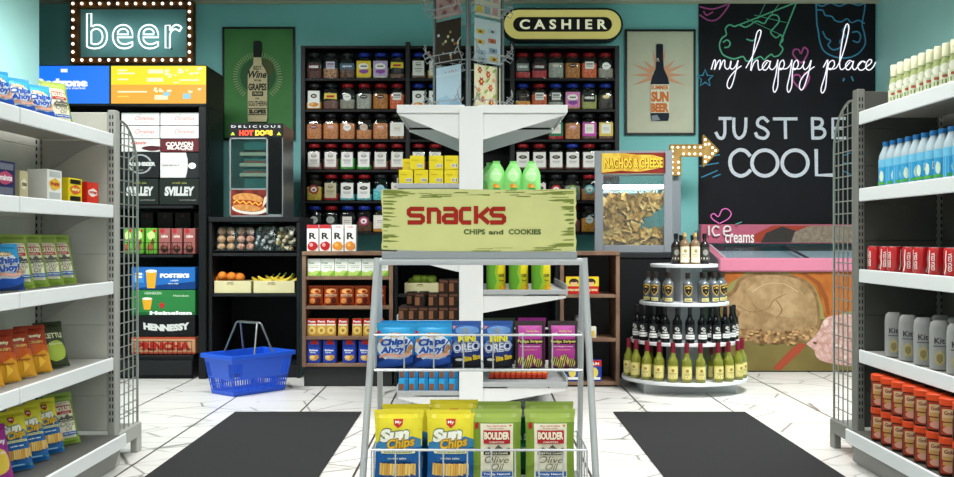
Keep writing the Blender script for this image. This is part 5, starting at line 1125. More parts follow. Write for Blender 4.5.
# ------------------------------------------------------------------ counter: two wooden shelf units with a black rack between
UD = 6.82
oak = M('8A6E58', .55, h2='75594A', scale=5); dark_in = M('3E4042', .6)
uz = 1 - (251.5 - 238.5) * UD / F
def shelf_unit(lab, x0, x1, shelves, back, dep=.36, pl=.134):
    t = thing('wooden_shelf_unit', lab, 'shelf unit', ((x0 + x1) / 2, UD + dep, 0)); o = ((x0 + x1) / 2, UD + dep, 0)
    m = MB(); m.box(x0, x1, UD - .006, UD + dep, uz - .026, uz, oak, .003); part('top_board', OFF(m, o), t)
    for xx in (x0, x1 - .026): m = MB(); m.box(xx, xx + .026, UD, UD + dep, pl + .0005, uz - .0265, oak, .002); part('side_panel', OFF(m, o), t)
    m = MB(); m.box(x0 + .0265, x1 - .0265, UD + dep - .012, UD + dep, pl + .0005, uz - .0265, back); part('back_panel', OFF(m, o), t)
    for z in shelves: m = MB(); m.box(x0 + .0265, x1 - .0265, UD + .003, UD + dep - .0125, z - .022, z, oak, .002); part('shelf', OFF(m, o), t)
    m = MB(); m.box(x0 + .008, x1 - .008, UD + .03, UD + dep - .02, 0, pl, M('2E302F', .5), .003); part('plinth', OFF(m, o), t)
    return t
ux0, ux1 = PX(302, UD), PX(393, UD)
lz = [PZ(276.5, UD), PZ(306, UD), PZ(336.5, UD), PZ(363.5, UD)]
shelf_unit('wooden shelf unit of boxed groceries beside the blue basket', ux0, ux1, lz, M('2C2D2E', .6))
vx0, vx1 = PX(560, UD), PX(619.8, UD)
rz_ = [PZ(294.5, UD), PZ(338.5, UD), PZ(382, UD)]
shelf_unit('wooden shelf unit beside the wine display, nearly empty', vx0, vx1, rz_, M('4A4B4D', .6), pl=.010)
black_rack('black rack with a crate of apples behind the central snack gondola', ux1 + .004, vx0 - .004, UD + .02, UD + .36, .9, [PZ(293.5, 6.9)], .12)
mpz = PZ(293.5, 6.9); D = 6.92
crate('pale crate of green apples behind the chocolate bars', PX(404.5, D), PX(440, D), D, mpz, .070, .20)
def apple_proto():
    m = MB(); m.lathe([(.0, .004), (.016, 0), (.028, .010), (.034, .030), (.030, .050), (.018, .060), (.006, .056), (0, .054)], M('A9C04A', .4, h2='8FAF3A', scale=14), 14, cap=False); s = MB(); s.tube([(0, 0, .054), (.003, 0, .070)], .002, M('5A4424', .6), 5)
    return Proto('apple', 'apple', [('skin', m.mesh('skin', 60)), ('stem', s.mesh('stem'))])
PA = apple_proto()
for i, (p, dy, dz) in enumerate(((417, .06, .052), (424.5, .07, .050), (432, .06, .050), (420, .13, .050), (428, .14, .048), (413, .12, .03))):
    PA.put(f'green apple in the pale crate, {("front row, near the counter unit", "front row, middle", "front row, near the gondola post", "back row, left of the two", "back row, right of the two", "low at the crate end")[i]}', (PX(p, D + dy), D + dy, mpz + .012 + dz), i, 'green apples in the crate')
# goods on the left unit
lf = M('7FB23A', .5)
P_LEAF = carton('leaf_carton', 'carton', .089, .07, .118, M('EDEDE6', .5), [('poly', M('B9D46A', .5), [(0, .02), (1, .02), (1, .26), (.7, .34), (.35, .22), (0, .30)]), ('poly', lf, [(0, .02), (.3, .05), (.6, .02), (.9, .3), (1, .34), (1, .02)]), ('text', M('5A7A3A', .5), 'Fresh', .3, .76, .4, .10), ('rect', M('A9B49A', .5), .12, .60, .86, .62), ('text', M('6A8A4A', .5), 'green tea', .5, .50, .6, .06)])
for i in range(6): P_LEAF.put(f'white and green leaf carton on the top wooden shelf, {ORD[i]} along', (ux0 + .026 + .052 + .0915 * i, UD + .06, lz[0] + .001), 0, 'leaf cartons')
def noodle_pack():
    r = M('A8441E', .35); art = [('ell', M('E3A058', .5), .5, .80, .34, .14), ('ell', M('8A2A14', .4), .62, .78, .16, .08), ('rect', M('D9B08A', .5), .12, .50, .88, .62), ('text', M('5A1A10', .4), 'noodles', .5, .56, .6, .08), ('ell', M('D98A4A', .5), .3, .26, .2, .16), ('ell', M('5A1A10', .4), .68, .28, .18, .16)]
    return bag_proto('noodle_pack', 'noodle pack', .102, .122, .05, [(1.0, r)], art, .04)
P_NOOD = noodle_pack()
for i in range(5): P_NOOD.put(f'rust red noodle pack on the second wooden shelf, {ORD[i]} along', (ux0 + .026 + .058 + .106 * i, UD + .055, lz[1] + .001), 0, 'noodle packs')
P_PASTA = carton('gold_carton', 'carton', .066, .05, .116, M('C89A4A', .5), [('rect', M('B8221E', .45), 0, .70, 1, 1), ('text', WHITE, 'Pasta', .5, .84, .76, .12, {'bold': .04}), ('rect', M('F0E0C4', .5), .08, .60, .92, .70), ('ell', M('E6C66A', .5), .5, .32, .38, .24), ('ell', M('A87A2E', .5), .5, .32, .16, .10)])
for i, p in enumerate((312.5, 322, 331.5, 343.5, 357.5, 368.5, 379)): P_PASTA.put(f'red topped gold carton on the third wooden shelf, {ORD[i]} along', (PX(p, UD + .06), UD + .06, lz[2] + .001), 0, 'red topped gold cartons')
P_BISC = carton('blue_biscuit_carton', 'carton', .094, .06, .152, M('2442A8', .45), [('poly', M('B8261E', .45), [(.2, .82), (.8, .82), (.7, 1), (.3, 1)]), ('text', WHITE, 'Bahlsen', .45, .56, .62, .09, {'bold': .03}), ('text', WHITE, 'biscuits', .4, .46, .4, .06), ('ell', M('D8A85A', .5), .45, .20, .28, .10), ('ell', M('C08A3E', .5), .62, .26, .22, .10), ('ell', M('E6C078', .5), .35, .26, .2, .08), ('rect', M('101E58', .45), .9, 0, 1, 1)])
for i, p in enumerate((315, 330.5, 350, 366, 381)): P_BISC.put(f'blue biscuit carton on the lowest wooden shelf, {ORD[i]} along', (PX(p, UD + .06), UD + .06, lz[3] + .001), 0, 'blue biscuit cartons')
for i, (p, fr_) in enumerate(((313.5, 'B8262A'), (326, 'B8262A'), (338.5, 'E0902E'), (351, 'DD8A3A'))):
    P = carton('juice_carton', 'juice carton', .078, .07, .18, M('F0EDEA', .45), [('rect', M('C23A40' if i < 2 else 'F0EDEA', .5), 0, .86, 1, 1), ('text', M('C22A30', .5), 'rich', .5, .92, .5, .06), ('text', M('2A2628', .5), 'R', .5, .58, .62, .24, {'bold': .03}), ('poly', M(fr_, .5), blob(.5, .20, .44, .17, 14, .12, i)), ('ell', M('E3A0A0' if i < 2 else 'F0B860', .5), .38, .24, .16, .07)])
    P.put(('white juice carton with red fruit at the cooler end of the counter', 'white juice carton with red fruit, second on the counter', 'white juice carton with a single orange, third on the counter', 'white juice carton with orange slices, last on the counter')[i], (PX(p, UD + .1), UD + .1, uz + .001), 0, 'juice cartons on the counter')
# goods on the right unit
P_FACE = carton('noodle_box', 'carton', .108, .06, .118, M('C8281E', .45), [('rect', M('E3CE2C', .45), 0, .45, 1, 1), ('ell', M('3A2A20', .5), .5, .70, .30, .20), ('ell', M('E6B88A', .5), .5, .62, .22, .18), ('ell', M('3A2A20', .5), .5, .76, .24, .08), ('text', M('F4E6B0', .5), 'WAI-WAI', .5, .24, .8, .14, {'bold': .04})])
for i, p in enumerate((573.5, 590.3)): P_FACE.put(f'red and yellow noodle box with a round face, {ORD[i]} along the unit', (PX(p, UD + .06), UD + .06, rz_[0] + .001), 0, 'red and yellow noodle boxes')
P_CUBE = carton('small_spice_carton', 'carton', .058, .06, .075, M('E0DCCB', .5), [('rect', M('D9B84A', .5), .2, .1, .8, .62)])
P_CUBE.put('small cream and yellow carton on the middle shelf of the nearly empty unit', (PX(591.5, UD + .06), UD + .06, rz_[1] + .001), 0)
mb = MB(); mb.lathe([(.018, 0), (.018, .012), (.017, .014), (.017, .125), (.0185, .128), (.0185, .135)], M('8E9092', .35, .7), 14); mb.lathe([(.0175, .135), (.0175, .150), (0, .151)], M('4A4C4E', .4), 14)
PT = Proto('grey_tin', 'tin', [('grey_tin', mb.mesh('grey_tin', 40))])
for i, p in enumerate((577, 583.5)): PT.put(f'grey tin beside the cream carton on the wooden shelf, {ORD[i]} along', (PX(p, UD + .06), UD + .06, rz_[1] + .001), 0, 'grey tins')
P_DET = carton('detergent_box', 'carton', .088, .07, .142, M('22429E', .45), [('rect', M('C22820', .45), 0, .72, 1, 1), ('ell', M('E8D25A', .5), .45, .42, .28, .24), ('text', WHITE, 'SUN', .5, .84, .6, .12, {'bold': .05}), ('rect', WHITE, .1, .08, .9, .2)])
for i, p in enumerate((572.5, 594.5)): P_DET.put(f'blue, red and yellow box on the lowest shelf beside the wine display, {ORD[i]} along', (PX(p, UD + .06), UD + .06, rz_[2] + .001), 0, 'blue and red boxes')
# ------------------------------------------------------------------ central gondola
GD, GB = 5.60, 6.50; GX = lambda p: PX(p, GD); GZ = lambda p: PZ(p, GD)
gw = M('E0E0DF', .4); gg = M('A9ABAC', .4); post0, post1 = GX(459.2), GX(483)
t = thing('central_gondola', 'white two sided gondola with snack shelves and the card rack on top', 'shelving unit', (-.033, GB, 0)); o = (-.033, GB, 0)
m = MB(); m.box(post0, post1, GD - .012, GD + .06, 0, GZ(106.5), gw, .003); part('end_post', OFF(m, o), t)
m = MB(); m.box(post0 + .03, post1 - .03, GD + .06, GB - .04, .12, GZ(109), gw); part('spine_panel', OFF(m, o), t)
m = MB(); m.box(post0 + .02, post1 - .02, GB - .04, GB, 0, GZ(109), gw, .003); part('rear_post', OFF(m, o), t)
m = MB(); m.box(post0 - .16, post1 + .16, GD + .02, GB, 0, .055, gg, .004); part('base', OFF(m, o), t)
gl, gr_ = GX(397.5), GX(567)
lev = {'left': [1.727, GZ(184), GZ(250), GZ(321), GZ(391.5)], 'right': [1.727, GZ(196), GZ(290.5), GZ(383)]}
for sd in ('left', 'right'):
    xo, xi, s = (gl, post0 + .03, -1) if sd == 'left' else (gr_, post1 - .03, 1)
    for k, z in enumerate(lev[sd]):
        m = MB(); m.box(xo, xi, GD + .004, GB, z - .016, z - .001, gg if k else gw, .002)
        if k == len(lev[sd]) - 1:
            for q in range(18): yy = GD + .03 + q * (GB - GD - .06) / 18; m.box(xo - s * .02, xi, yy, yy + .012, z - .001, z + .0012, M('8C8E90', .4))
        sh = part('shelf', OFF(m, o), t)
        lz_ = z + (.012 if k == 0 else .034)
        m = MB(); m.box(xo - .004, xo + .004, GD, GB, z - .030, lz_ if k else z + .012, gw if k == 0 else gg, .002); m.box(xo, xi, GD - .002, GD + .004, z - .034 if k == 0 else z - .022, z + .012 if k == 0 else z + .004, gw if k == 0 else gg, .002); part('shelf_lip', OFF(m, o), sh)
        for yy in (GD + .006, GB - .012):
            m = MB(); d = .16 if k == 0 else .10
            m.prism([(xo - s * .004, z - .030), (xo - s * .004, z - .042), (xi, z - d - .03), (xi, z - .030)], lambda u, v, dd, Y=yy: (u, Y + dd, v), 0, .004, gw); part('shelf_bracket', OFF(m, o), sh)
L1 = lev['left']; L2 = lev['right']
yb = [('rect', M('C9B21E', .5), 0, .0, 1, .06), ('rect', M('E8E4CE', .5), .50, .16, .92, .42), ('rect', M('55503A', .5), .55, .20, .60, .38), ('rect', M('55503A', .5), .64, .20, .68, .38), ('rect', M('55503A', .5), .73, .20, .76, .38), ('rect', M('55503A', .5), .82, .20, .88, .38), ('rect', M('B8A01A', .5), .12, .66, .6, .70)]
P_YB = carton('yellow_box', 'carton', .078, .09, .078, M('E3CE2A', .5), yb)
D = GD + .06
for i, p in enumerate((406.5, 421.5, 436.5, 451.7)): P_YB.put(f'bright yellow box in the lower tier behind the SNACKS sign, {ORD[i]} along', (PX(p, D), D, L1[1] + .001), 0, 'yellow boxes, lower tier')
for i, p in enumerate((417.5, 436.5, 451.7)): P_YB.put(f'bright yellow box in the upper tier behind the SNACKS sign, {ORD[i]} along', (PX(p, D), D, L1[1] + .080), 0, 'yellow boxes, upper tier')
P_YB.put('bright yellow box standing farther back on the lower tier', (PX(409, D + .1) , D + .12, L1[1] + .080), 0, None, 0, .9); P_YB.put('bright yellow box hidden low at the back under the far one', (PX(409, D + .1), D + .12, L1[1] + .001), 0, None)
D = GD + .07
for i, p in enumerate((491, 496.5, 513.5, 531.5)):
    if i == 0: continue
    P_LIMEBAG.put(f'mint green chip bag above the SNACKS sign, {("", "beside the post", "middle of three", "farthest from the post")[i]}', (PX(p, D), D, L2[1] + .002), .05, 'mint green chip bags', -.05)
P_LIMEBAG.put('mint green chip bag half hidden by the gondola post', (PX(490, D + .12), D + .12, L2[1] + .002), .05, 'mint green chip bags', -.05)
# chocolate bars
choc, tan_ = M('26170F', .45, noise=.2, scale=40), M('7E5238', .5)
P_CHOC = carton('chocolate_box', 'chocolate box', .056, .10, .076, choc, [('rect', tan_, .07, .12, .50, .70), ('rect', M('5A3A2A', .5), .1, .76, .9, .92)], c=.002)
D = GD + .06; n = 0
for r, ps in enumerate(((404, 413.8, 423.8, 433.5, 443.8, 453.8), (420, 433.5, 443.8, 453.8), (443.8, 453.8))):
    for i, p in enumerate(ps): P_CHOC.put(f'dark brown chocolate box in the {("lowest", "middle", "top")[r]} tier, {ORD[i]} along', (PX(p, D), D, L1[3] + .001 + .0765 * r), 0, 'dark chocolate boxes')
for i, p in enumerate((406, 416, 426, 436, 446, 454)): P_CHOC.put(f'dark brown chocolate box in the back line on the gondola, {ORD[i]} along', (PX(p, D + .12), D + .12, L1[3] + .001), 0, 'dark chocolate boxes')
for i, p in enumerate((412, 424, 446, 455)): P_CHOC.put(f'dark brown chocolate box on top of the back line, {ORD[i]} along', (PX(p, D + .12), D + .12, L1[3] + .0775), 0, 'dark chocolate boxes')
P_BLUE = carton('blue_bar_box', 'chocolate box', .052, .10, .066, M('2F9AD0', .4), [('rect', tan_, .06, .06, .56, .60), ('rect', M('1E74AA', .4), .62, 0, 1, 1)], c=.002)
for r in range(2):
    for i in range(6): P_BLUE.put(f'bright blue bar box on the lowest gondola shelf, {("lower", "upper")[r]} tier, {ORD[i]} along', (PX(404 + 9.9 * i, D), D + .02 * r, L1[4] + .002 + .0665 * r), 0, 'bright blue bar boxes')
# yellow green canisters and red bars at the right
mb = MB(); mb.lathe([(.050, 0), (.053, .004), (.053, .152), (.050, .156), (.050, .160), (.0, .161)], M('C9B81C', .4), 24)
mb.art(Cyl(.0535, .004, .152, 120), [('poly', M('5E9A2E', .4), [(0, 0), (.44, 0), (.52, .3), (.46, .6), (.50, 1), (0, 1)]), ('poly', M('8FB02A', .4), [(.44, 0), (.54, 0), (.58, .35), (.53, .65), (.56, 1), (.50, 1), (.46, .6), (.52, .3)]), ('text', M('4A5A1E', .5), 'CHIPS', .64, .52, .16, .12, {'bold': .05}), ('text', M('4A5A1E', .5), 'lime', .64, .34, .12, .08, {'bold': .03}), ('rect', M('D9A01E', .4), .62, .0, 1, .12, 6)], .0006)
P_CAN2 = Proto('chip_canister', 'canister', [('chip_canister', mb.mesh('chip_canister', 40))]); D = GD + .075
for i, p in enumerate((496, 518.5, 541)): P_CAN2.put(f'yellow green chip canister below the SNACKS sign, {("beside the post", "middle of three", "at the shelf end")[i]}', (PX(p, D), D, L2[2] + .001), 0, 'chip canisters')
mb = MB(); mb.box(-.014, .014, -.06, .06, 0, .03, M('A8341E', .35), .006); mb.box(-.0144, .0144, -.04, .04, .006, .024, M('D9702A', .4)); mb.box(-.011, .011, -.03, .03, .03, .0305, M('E08A3A', .4))
P_RB = Proto('red_bar', 'chocolate bar', [('red_bar', mb.mesh('red_bar'))])
for i in range(11): P_RB.put(f'red and orange wrapped bar on the bottom gondola tray, {ORD[i]} from the post', (GX(485) + .045 + .030 * i, GD + .20, L2[3] + .003), -.12, 'red wrapped bars')

# ------------------------------------------------------------------ card rack on top of the gondola
CDp = 6.0; ccx = PX(468.5, CDp); cz0 = 1.728
wire = M('A4A6A8', .4, .4)
t = thing('card_rack', 'revolving wire card rack standing on top of the central gondola', 'card rack', (ccx, CDp, cz0), math.radians(44))
m = MB(); m.lathe([(.15, 0), (.15, .006), (.02, .012)], wire, 20); m.lathe([(.012, .01), (.012, 1.12)], wire, 10); part('centre_post', m, t, 40)
hw = .142
for sx in (-1, 1):
    for sy in (-1, 1):
        m = MB(); m.box(sx * hw - .008, sx * hw + .008, sy * hw - .008, sy * hw + .008, .008, 1.12, M('77797B', .4, .5), .002); part('corner_upright', m, t)
m = MB()
for z in (.02, .30, .58, .86, 1.10):
    for a in ((-hw, -hw, hw, -hw), (hw, -hw, hw, hw), (hw, hw, -hw, hw), (-hw, hw, -hw, -hw)): m.tube([(a[0], a[1], z), (a[2], a[3], z)], .004, wire, 5)
part('frame_wires', m, t)
for f in range(4):
    a = f * PI / 2; ca, sa = math.cos(a), math.sin(a)
    tr = lambda x, y, z: (x * ca - y * sa, x * sa + y * ca, z)
    for k, z in enumerate((.015, .285, .555, .825)):
        m = MB(); y = -hw - .008
        for zz, yy, w in ((z + .055, y - .045, .110), (z + .012, y - .032, .110)):
            m.tube([tr(-w, y, zz), tr(-w, yy, zz), tr(w, yy, zz), tr(w, y, zz)], .0030, wire, 5)
        for x in (-.110, .110): m.tube([tr(x, y, z + .012), tr(x * 1.15, y - .05, z + .07), tr(x * 1.32, y - .075, z + .10), tr(x * 1.38, y - .055, z + .13)], .0030, wire, 5)
        for x in (-.05, .05): m.tube([tr(x, y - .032, z + .012), tr(x, y - .045, z + .055)], .002, wire, 5)
        m.tube([tr(-.110, y - .045, z + .055), tr(-.125, y - .08, z + .035), tr(-.14, y - .085, z + .06), tr(-.12, y - .05, z + .085)], .0030, wire, 5)
        m.tube([tr(.110, y - .045, z + .055), tr(.125, y - .08, z + .035), tr(.14, y - .085, z + .06), tr(.12, y - .05, z + .085)], .0030, wire, 5)
        part('card_pocket', m, t)
ra = math.radians(44)
def card(face, z, main, art, lab, w=.212, h=.252, dy=.018):
    mb = MB(); mb.box(-w / 2, w / 2, -.0015, .0015, 0, h, M(main, .5), .0005); mb.art(Flat((-w / 2, -.0015, 0), (w, 0, 0), (0, 0, h)), art, .0008)
    a = ra + face; d = -hw - dy
    solo('greeting_card', mb, lab, 'greeting card', (ccx - d * math.sin(a), CDp + d * math.cos(a), cz0 + z), a, 'greeting cards in the wire rack')
FL, FR = -PI / 2, 0.0
R = random.Random(3)
card(FL, .022, 'B4C9D8', [('poly', M('9ABCD2', .5), blob(.35, .18, .3, .14, 14, .25, 3)), ('poly', M('8FB4CC', .5), blob(.75, .12, .2, .1, 12, .25, 6)), ('rect', M('C4D4DE', .5), 0, .78, 1, .82)] + [('ell', M(c, .5), x, .86 + y, .03, .012) for c, x, y in (('C46A7A', .55, .0), ('B0506A', .65, .015), ('7A9A6A', .72, -.01), ('C46A7A', .82, .01), ('8A7AAA', .4, .005))], 'pale blue greeting card with tiny flowers, lower pocket')
card(FL, .29, '2E1C10', [('ell', M(('8A7A5A', 'C9B88A', '9A6A2A', 'B8C0B8')[i % 4], .5), R.uniform(.1, .9), R.uniform(.08, .8), .05, .035) for i in range(12)], 'dark brown greeting card with pale round spots')
card(FL, .56, 'B08A86', [('poly', M('8A5A5E', .5), blob(R.uniform(.1, .9), R.uniform(.1, .9), .09, .06, 9, .3, i)) for i in range(14)], 'dusky pink patterned greeting card at the top edge')
fl = []
for i, (x, y, r, c) in enumerate(((.2, .88, .10, 'A82A2A'), (.52, .80, .11, 'C23A36'), (.25, .62, .12, 'B22E2E'), (.6, .50, .10, 'C8443A'), (.3, .22, .09, 'C85A3A'), (.62, .16, .11, 'B23A2A'), (.15, .42, .07, 'D9785A'), (.7, .68, .06, 'D88A6A'))):
    fl += [('poly', M(c, .5), star(6, r, r * .55, x, y, 1.0)), ('ell', M('E8C85A', .5), x, y, r * .3, r * .22)]
for x, y in ((.4, .4), (.75, .32), (.12, .3), (.45, .95), (.72, .9), (.45, .66)): fl.append(('ell', M('8AA84A', .5), x, y, .08, .03, .6))
card(FR, .022, 'E6DEB8', fl + [('rect', M('1E1A18', .5), .82, 0, .90, 1)], 'cream greeting card covered in red flowers')
st_ = []
for i, (x, y, c) in enumerate(((.22, .70, 'C9A93A'), (.68, .74, 'A8B4BE'), (.2, .46, 'C8A24A'), (.66, .52, 'B8603A'), (.25, .22, '7AA8C4'), (.70, .30, '6A8AA8'), (.72, .10, 'C9A02A'), (.28, .05, '8AA0A8'))):
    st_ += [('rect', M(c, .5), x - .15, y - .045, x + .15, y + .055), ('ell', M('5A4A2A', .5), x, y, .06, .03)]
card(FR, .29, 'B6C2C6', st_, 'pale grey greeting card with rows of small yellow and blue stickers')
card(FR, .56, 'BDB8A6', [('rect', M(('C9B23A', '8A9AA4', 'B88A8A')[i % 3], .5), .08 + .3 * (i % 3), .05 + .3 * (i // 3), .3 + .3 * (i % 3), .25 + .3 * (i // 3)) for i in range(9)], 'beige greeting card with coloured squares at the top edge')

# ------------------------------------------------------------------ snack stand
SD = 3.70; SX = lambda p: PX(p, SD); SZ = lambda p: PZ(p, SD)
sg2 = M('C6C8CA', .35, .1)
t = thing('snack_stand', 'grey metal A-frame snack stand with two wire baskets and a SNACKS board', 'display stand', (.006, SD + .15, 0)); o = (.006, SD + .15, 0)
zt = SZ(261.5); lx, rx = SX(377.5), SX(584)
def bar(pts, r, nm, n=10, mat=sg2, par=None):
    m = MB(); m.tube(pts, r, mat, n); return part(nm, OFF(m, o), par or t, 40)
bar([(lx - .002, SD, zt), (rx + .002, SD, zt)], .0135, 'top_bar')
bar([(lx, SD, zt + .012), (lx - .049, SD - .14, 0)], .0125, 'leg'); bar([(rx, SD, zt + .012), (rx + .036, SD - .14, 0)], .0125, 'leg')
bar([(lx + .004, SD + .02, zt - .005), (lx - .022, SD + .36, 0)], .0105, 'leg'); bar([(rx - .004, SD + .02, zt - .005), (rx + .018, SD + .36, 0)], .0105, 'leg')
m = MB(); m.box(SX(382), SX(577), SD - .011, SD + .011, zt + .010, SZ(251.5), M('A6A9AC', .35, .4), .002); part('sign_channel', OFF(m, o), t)
bx0_, bx1_, bz0s, bz1s = SX(381), SX(576.5), SZ(252), SZ(189)
board, olive = M('E6E49A', .6, noise=.04, scale=8), M('8A9444', .6)
mp2 = lambda u, v, d: (bx0_ + (bx1_ - bx0_) * u, SD - .006 + d, bz0s + (bz1s - bz0s) * v)
R = random.Random(21)
outl = [(0.004, .04)] + [(R.uniform(0, .012), .04 + .9 * i / 12) for i in range(1, 12)] + [(.006, .99), (.3, 1.0), (.7, .985), (.994, 1.0)] + [(1 - R.uniform(0, .008), .98 - .94 * i / 14) for i in range(1, 14)] + [(.996, .01), (.6, .0), (.3, .012)]
m = MB(); m.prism(outl[::-1], mp2, 0, .012, board)
S = Flat((bx0_, SD - .006, bz0s), (bx1_ - bx0_, 0, 0), (0, 0, bz1s - bz0s))
A = []
for i in range(26):                                   # dry brush strokes
    y = R.uniform(.05, .97); l = R.uniform(.02, .09) if y < .8 else R.uniform(.05, .16); h = R.uniform(.008, .03)
    A.append(('poly', olive, [(.012, y), (.012 + l * .7, y - h * .3), (.012 + l, y + h * .3), (.012 + l * .6, y + h), (.012, y + h)]))
for i in range(34):
    y = R.uniform(.03, .96); l = R.uniform(.02, .075) if .2 < y < .8 else R.uniform(.04, .16); h = R.uniform(.008, .03)
    A.append(('poly', olive, [(.985, y), (.985 - l * .7, y - h * .3), (.985 - l, y + h * .3), (.985 - l * .6, y + h), (.985, y + h)]))
for i in range(26):
    x = R.uniform(.02, .92); l = R.uniform(.03, .12); y = R.uniform(.86, .975); h = R.uniform(.004, .016)
    A.append(('poly', olive, [(x, y), (x + l, y - h * .2), (min(.985, x + l * 1.1), y + h), (x + l * .2, y + h)]))
for i in range(10):
    x = R.uniform(.45, .85); l = R.uniform(.05, .14); y = R.uniform(.01, .07); h = R.uniform(.004, .012)
    A.append(('poly', olive, [(x, y), (x + l, y - h * .2), (x + l, y + h), (x + l * .2, y + h)]))
m.art(S, A, .0004, .00001); part('sign_board', OFF(m, o), t)
m = MB(); redt = M('B02818', .5)
def tech(ch, x0, x1, y0, y1, w):
    """square techno letters as strokes in board pixels"""
    q = lambda l: [(x0 + (x1 - x0) * a, y0 + (y1 - y0) * b) for a, b in l]
    L = {'s': [[(1, 1), (.12, 1), (0, .92), (0, .62), (.1, .52), (.9, .5), (1, .4), (1, .1), (.9, 0), (0, 0)]], 'n': [[(0, 0), (0, 1)], [(0, .95), (.8, .95), (1, .8), (1, 0)]], 'a': [[(.05, 1), (.85, 1), (1, .88), (1, 0)], [(1, .02), (.1, .02), (0, .12), (0, .42), (.12, .52), (1, .52)]], 'c': [[(1, 1), (.15, 1), (0, .85), (0, .15), (.15, 0), (1, 0)]],
         'k': [[(0, 0), (0, 1.12)], [(0, .45), (.35, .5), (1, 1.0)], [(.35, .5), (1, 0)]]}[ch]
    for l in L: m.ribbon(q(l), w, redt, lambda u, v, e=0: S(u / 195.5, v / 63, e), .0014)
for ch, x0, x1 in (('s', 28, 42), ('n', 48, 58), ('a', 63, 75), ('c', 80, 89), ('k', 95, 107), ('s', 110.5, 123)): tech(ch, x0, x1, 29.5, 43, 4.4)
m.art(S, [('text', M('5E6E3A', .5), 'CHIPS', .478, .320, .110, .085, {'bold': .035}), ('text', M('5E6E3A', .5), 'and', .588, .315, .075, .075, {'bold': .035}), ('text', M('5E6E3A', .5), 'COOKIES', .735, .320, .165, .085, {'bold': .035})], .0014); part('sign_lettering', OFF(m, o), t)
wb = M('C4C7C9', .25, .5)
def basket(pl, pr, zrail, zbot, yf, yb_, nv, side_x):
    x0, x1 = side_x
    b = part('basket_floor', OFF((lambda mm: (mm.box(x0, x1, yf + .004, yb_, zbot - .006, zbot - .002, wb), mm)[1])(MB()), o), t)
    m = MB(); pts = [(x0, yb_, zrail), (x0, yf, zrail), (x1, yf, zrail), (x1, yb_, zrail)]; m.tube(pts, .0045, wb, 6); m.tube([(p[0], p[1], zbot) for p in pts], .0045, wb, 6)
    for i in range(nv + 1):
        x = x0 + (x1 - x0) * i / nv; m.tube([(x, yf, zrail), (x, yf, zbot)], .003, wb, 6)
    for i in range(1, 5):
        y = yf + (yb_ - yf) * i / 4
        for x in (x0, x1): m.tube([(x, y, zrail), (x, y, zbot)], .003, wb, 6)
    m.tube([(x0, yb_, zrail), (x1, yb_, zrail)], .0045, wb, 6); m.tube([(x0, yb_, zbot), (x1, yb_, zbot)], .0045, wb, 6)
    part('wire_basket', OFF(m, o), t, 40)
D1 = 3.60; basket(0, 0, PZ(335, D1), PZ(370, D1), D1, 3.86, 7, (PX(374.5, D1), PX(582, D1)))
D1b = 3.50; basket(0, 0, PZ(450, D1b), .118, D1b, 3.84, 9, (PX(371.5, D1b), PX(587, D1b)))
zb = PZ(370, D1) - .001
DB = 3.655
for i, (p, p2) in enumerate(((395.5, 0), (433, 0))):
    P_COOKIE.put(('sky blue cookie bag at the outer end of the upper wire basket', 'sky blue cookie bag beside the dark cookie bags, upper wire basket')[i], (PX(p, DB), DB, zb + .001), 0, 'cookie bags in the upper basket', -.04)
    P_COOKIE.put(('sky blue cookie bag in the back row at the outer end', 'sky blue cookie bag in the back row behind the second one')[i], (PX(p + 4, DB + .07), DB + .07, zb + .004), 0, 'cookie bags in the upper basket, back row', -.04)
for i, p in enumerate((466.5, 498)): P_OREO.put(('dark blue cookie bag in the upper wire basket beside the sky blue bag', 'dark blue cookie bag in the upper wire basket beside the pink bag')[i], (PX(p, DB), DB, zb + .001), 0, 'dark blue cookie bags', -.04)
for i, p in enumerate((530, 563)): P_STRIPE.put(('pink striped cookie bag beside the dark blue one, upper wire basket', 'pink striped cookie bag at the end of the upper wire basket')[i], (PX(p, DB), DB, zb + .001), 0, 'pink striped cookie bags', -.04)
P_LIMEBLACK.put('dark snack bag in the back row behind the dark blue cookie bag', (PX(499, DB + .08), DB + .08, zb + .004), 0, None, -.04, .95)
P_PURPLE.put('purple snack bag in the back row behind the pink cookie bag', (PX(532, DB + .08), DB + .08, zb + .004), 0, None, -.04, .85)
DL, DR_ = 3.565, 3.685
for i, p in enumerate((398.5, 451)):
    P_SUN.put(('yellow and blue corn chip bag in front at the outer end of the lower basket', 'yellow and blue corn chip bag in front beside the green bags')[i], (PX(p, DL), DL, .124), 0, 'corn chip bags in the lower basket', -.05, 1.06)
    P_SUN.put(('yellow and blue corn chip bag in the back row at the outer end', 'yellow and blue corn chip bag in the back row beside the green ones')[i], (PX((406, 454)[i], DR_), DR_, (.124, .14)[i]), 0, 'corn chip bags in the back row', -.05, 1.06)
for i, p in enumerate((496.5, 550)):
    P_OLIVE.put(('olive green chip bag in front beside the corn chip bags, lower basket', 'olive green chip bag in front at the end of the lower basket')[i], (PX(p, DL), DL, .124), 0, 'olive chip bags in the lower basket', -.05, 1.07)
    P_OLIVE.put(('olive green chip bag in the back row beside the corn chips', 'olive green chip bag in the back row at the basket end')[i], (PX((497, 549.5)[i], DR_), DR_, .136), 0, 'olive chip bags in the back row', -.05, 1.05)
P_REDBAG.put('red snack bag seen between the two corn chip bags', (PX(431, 3.76), 3.76, .13), 0, None, -.03, 1.1)
P_TEALBAG.put('teal green snack bag seen between the two olive bags', (PX(523, 3.765), 3.765, .122), 0, None, -.03, .98)

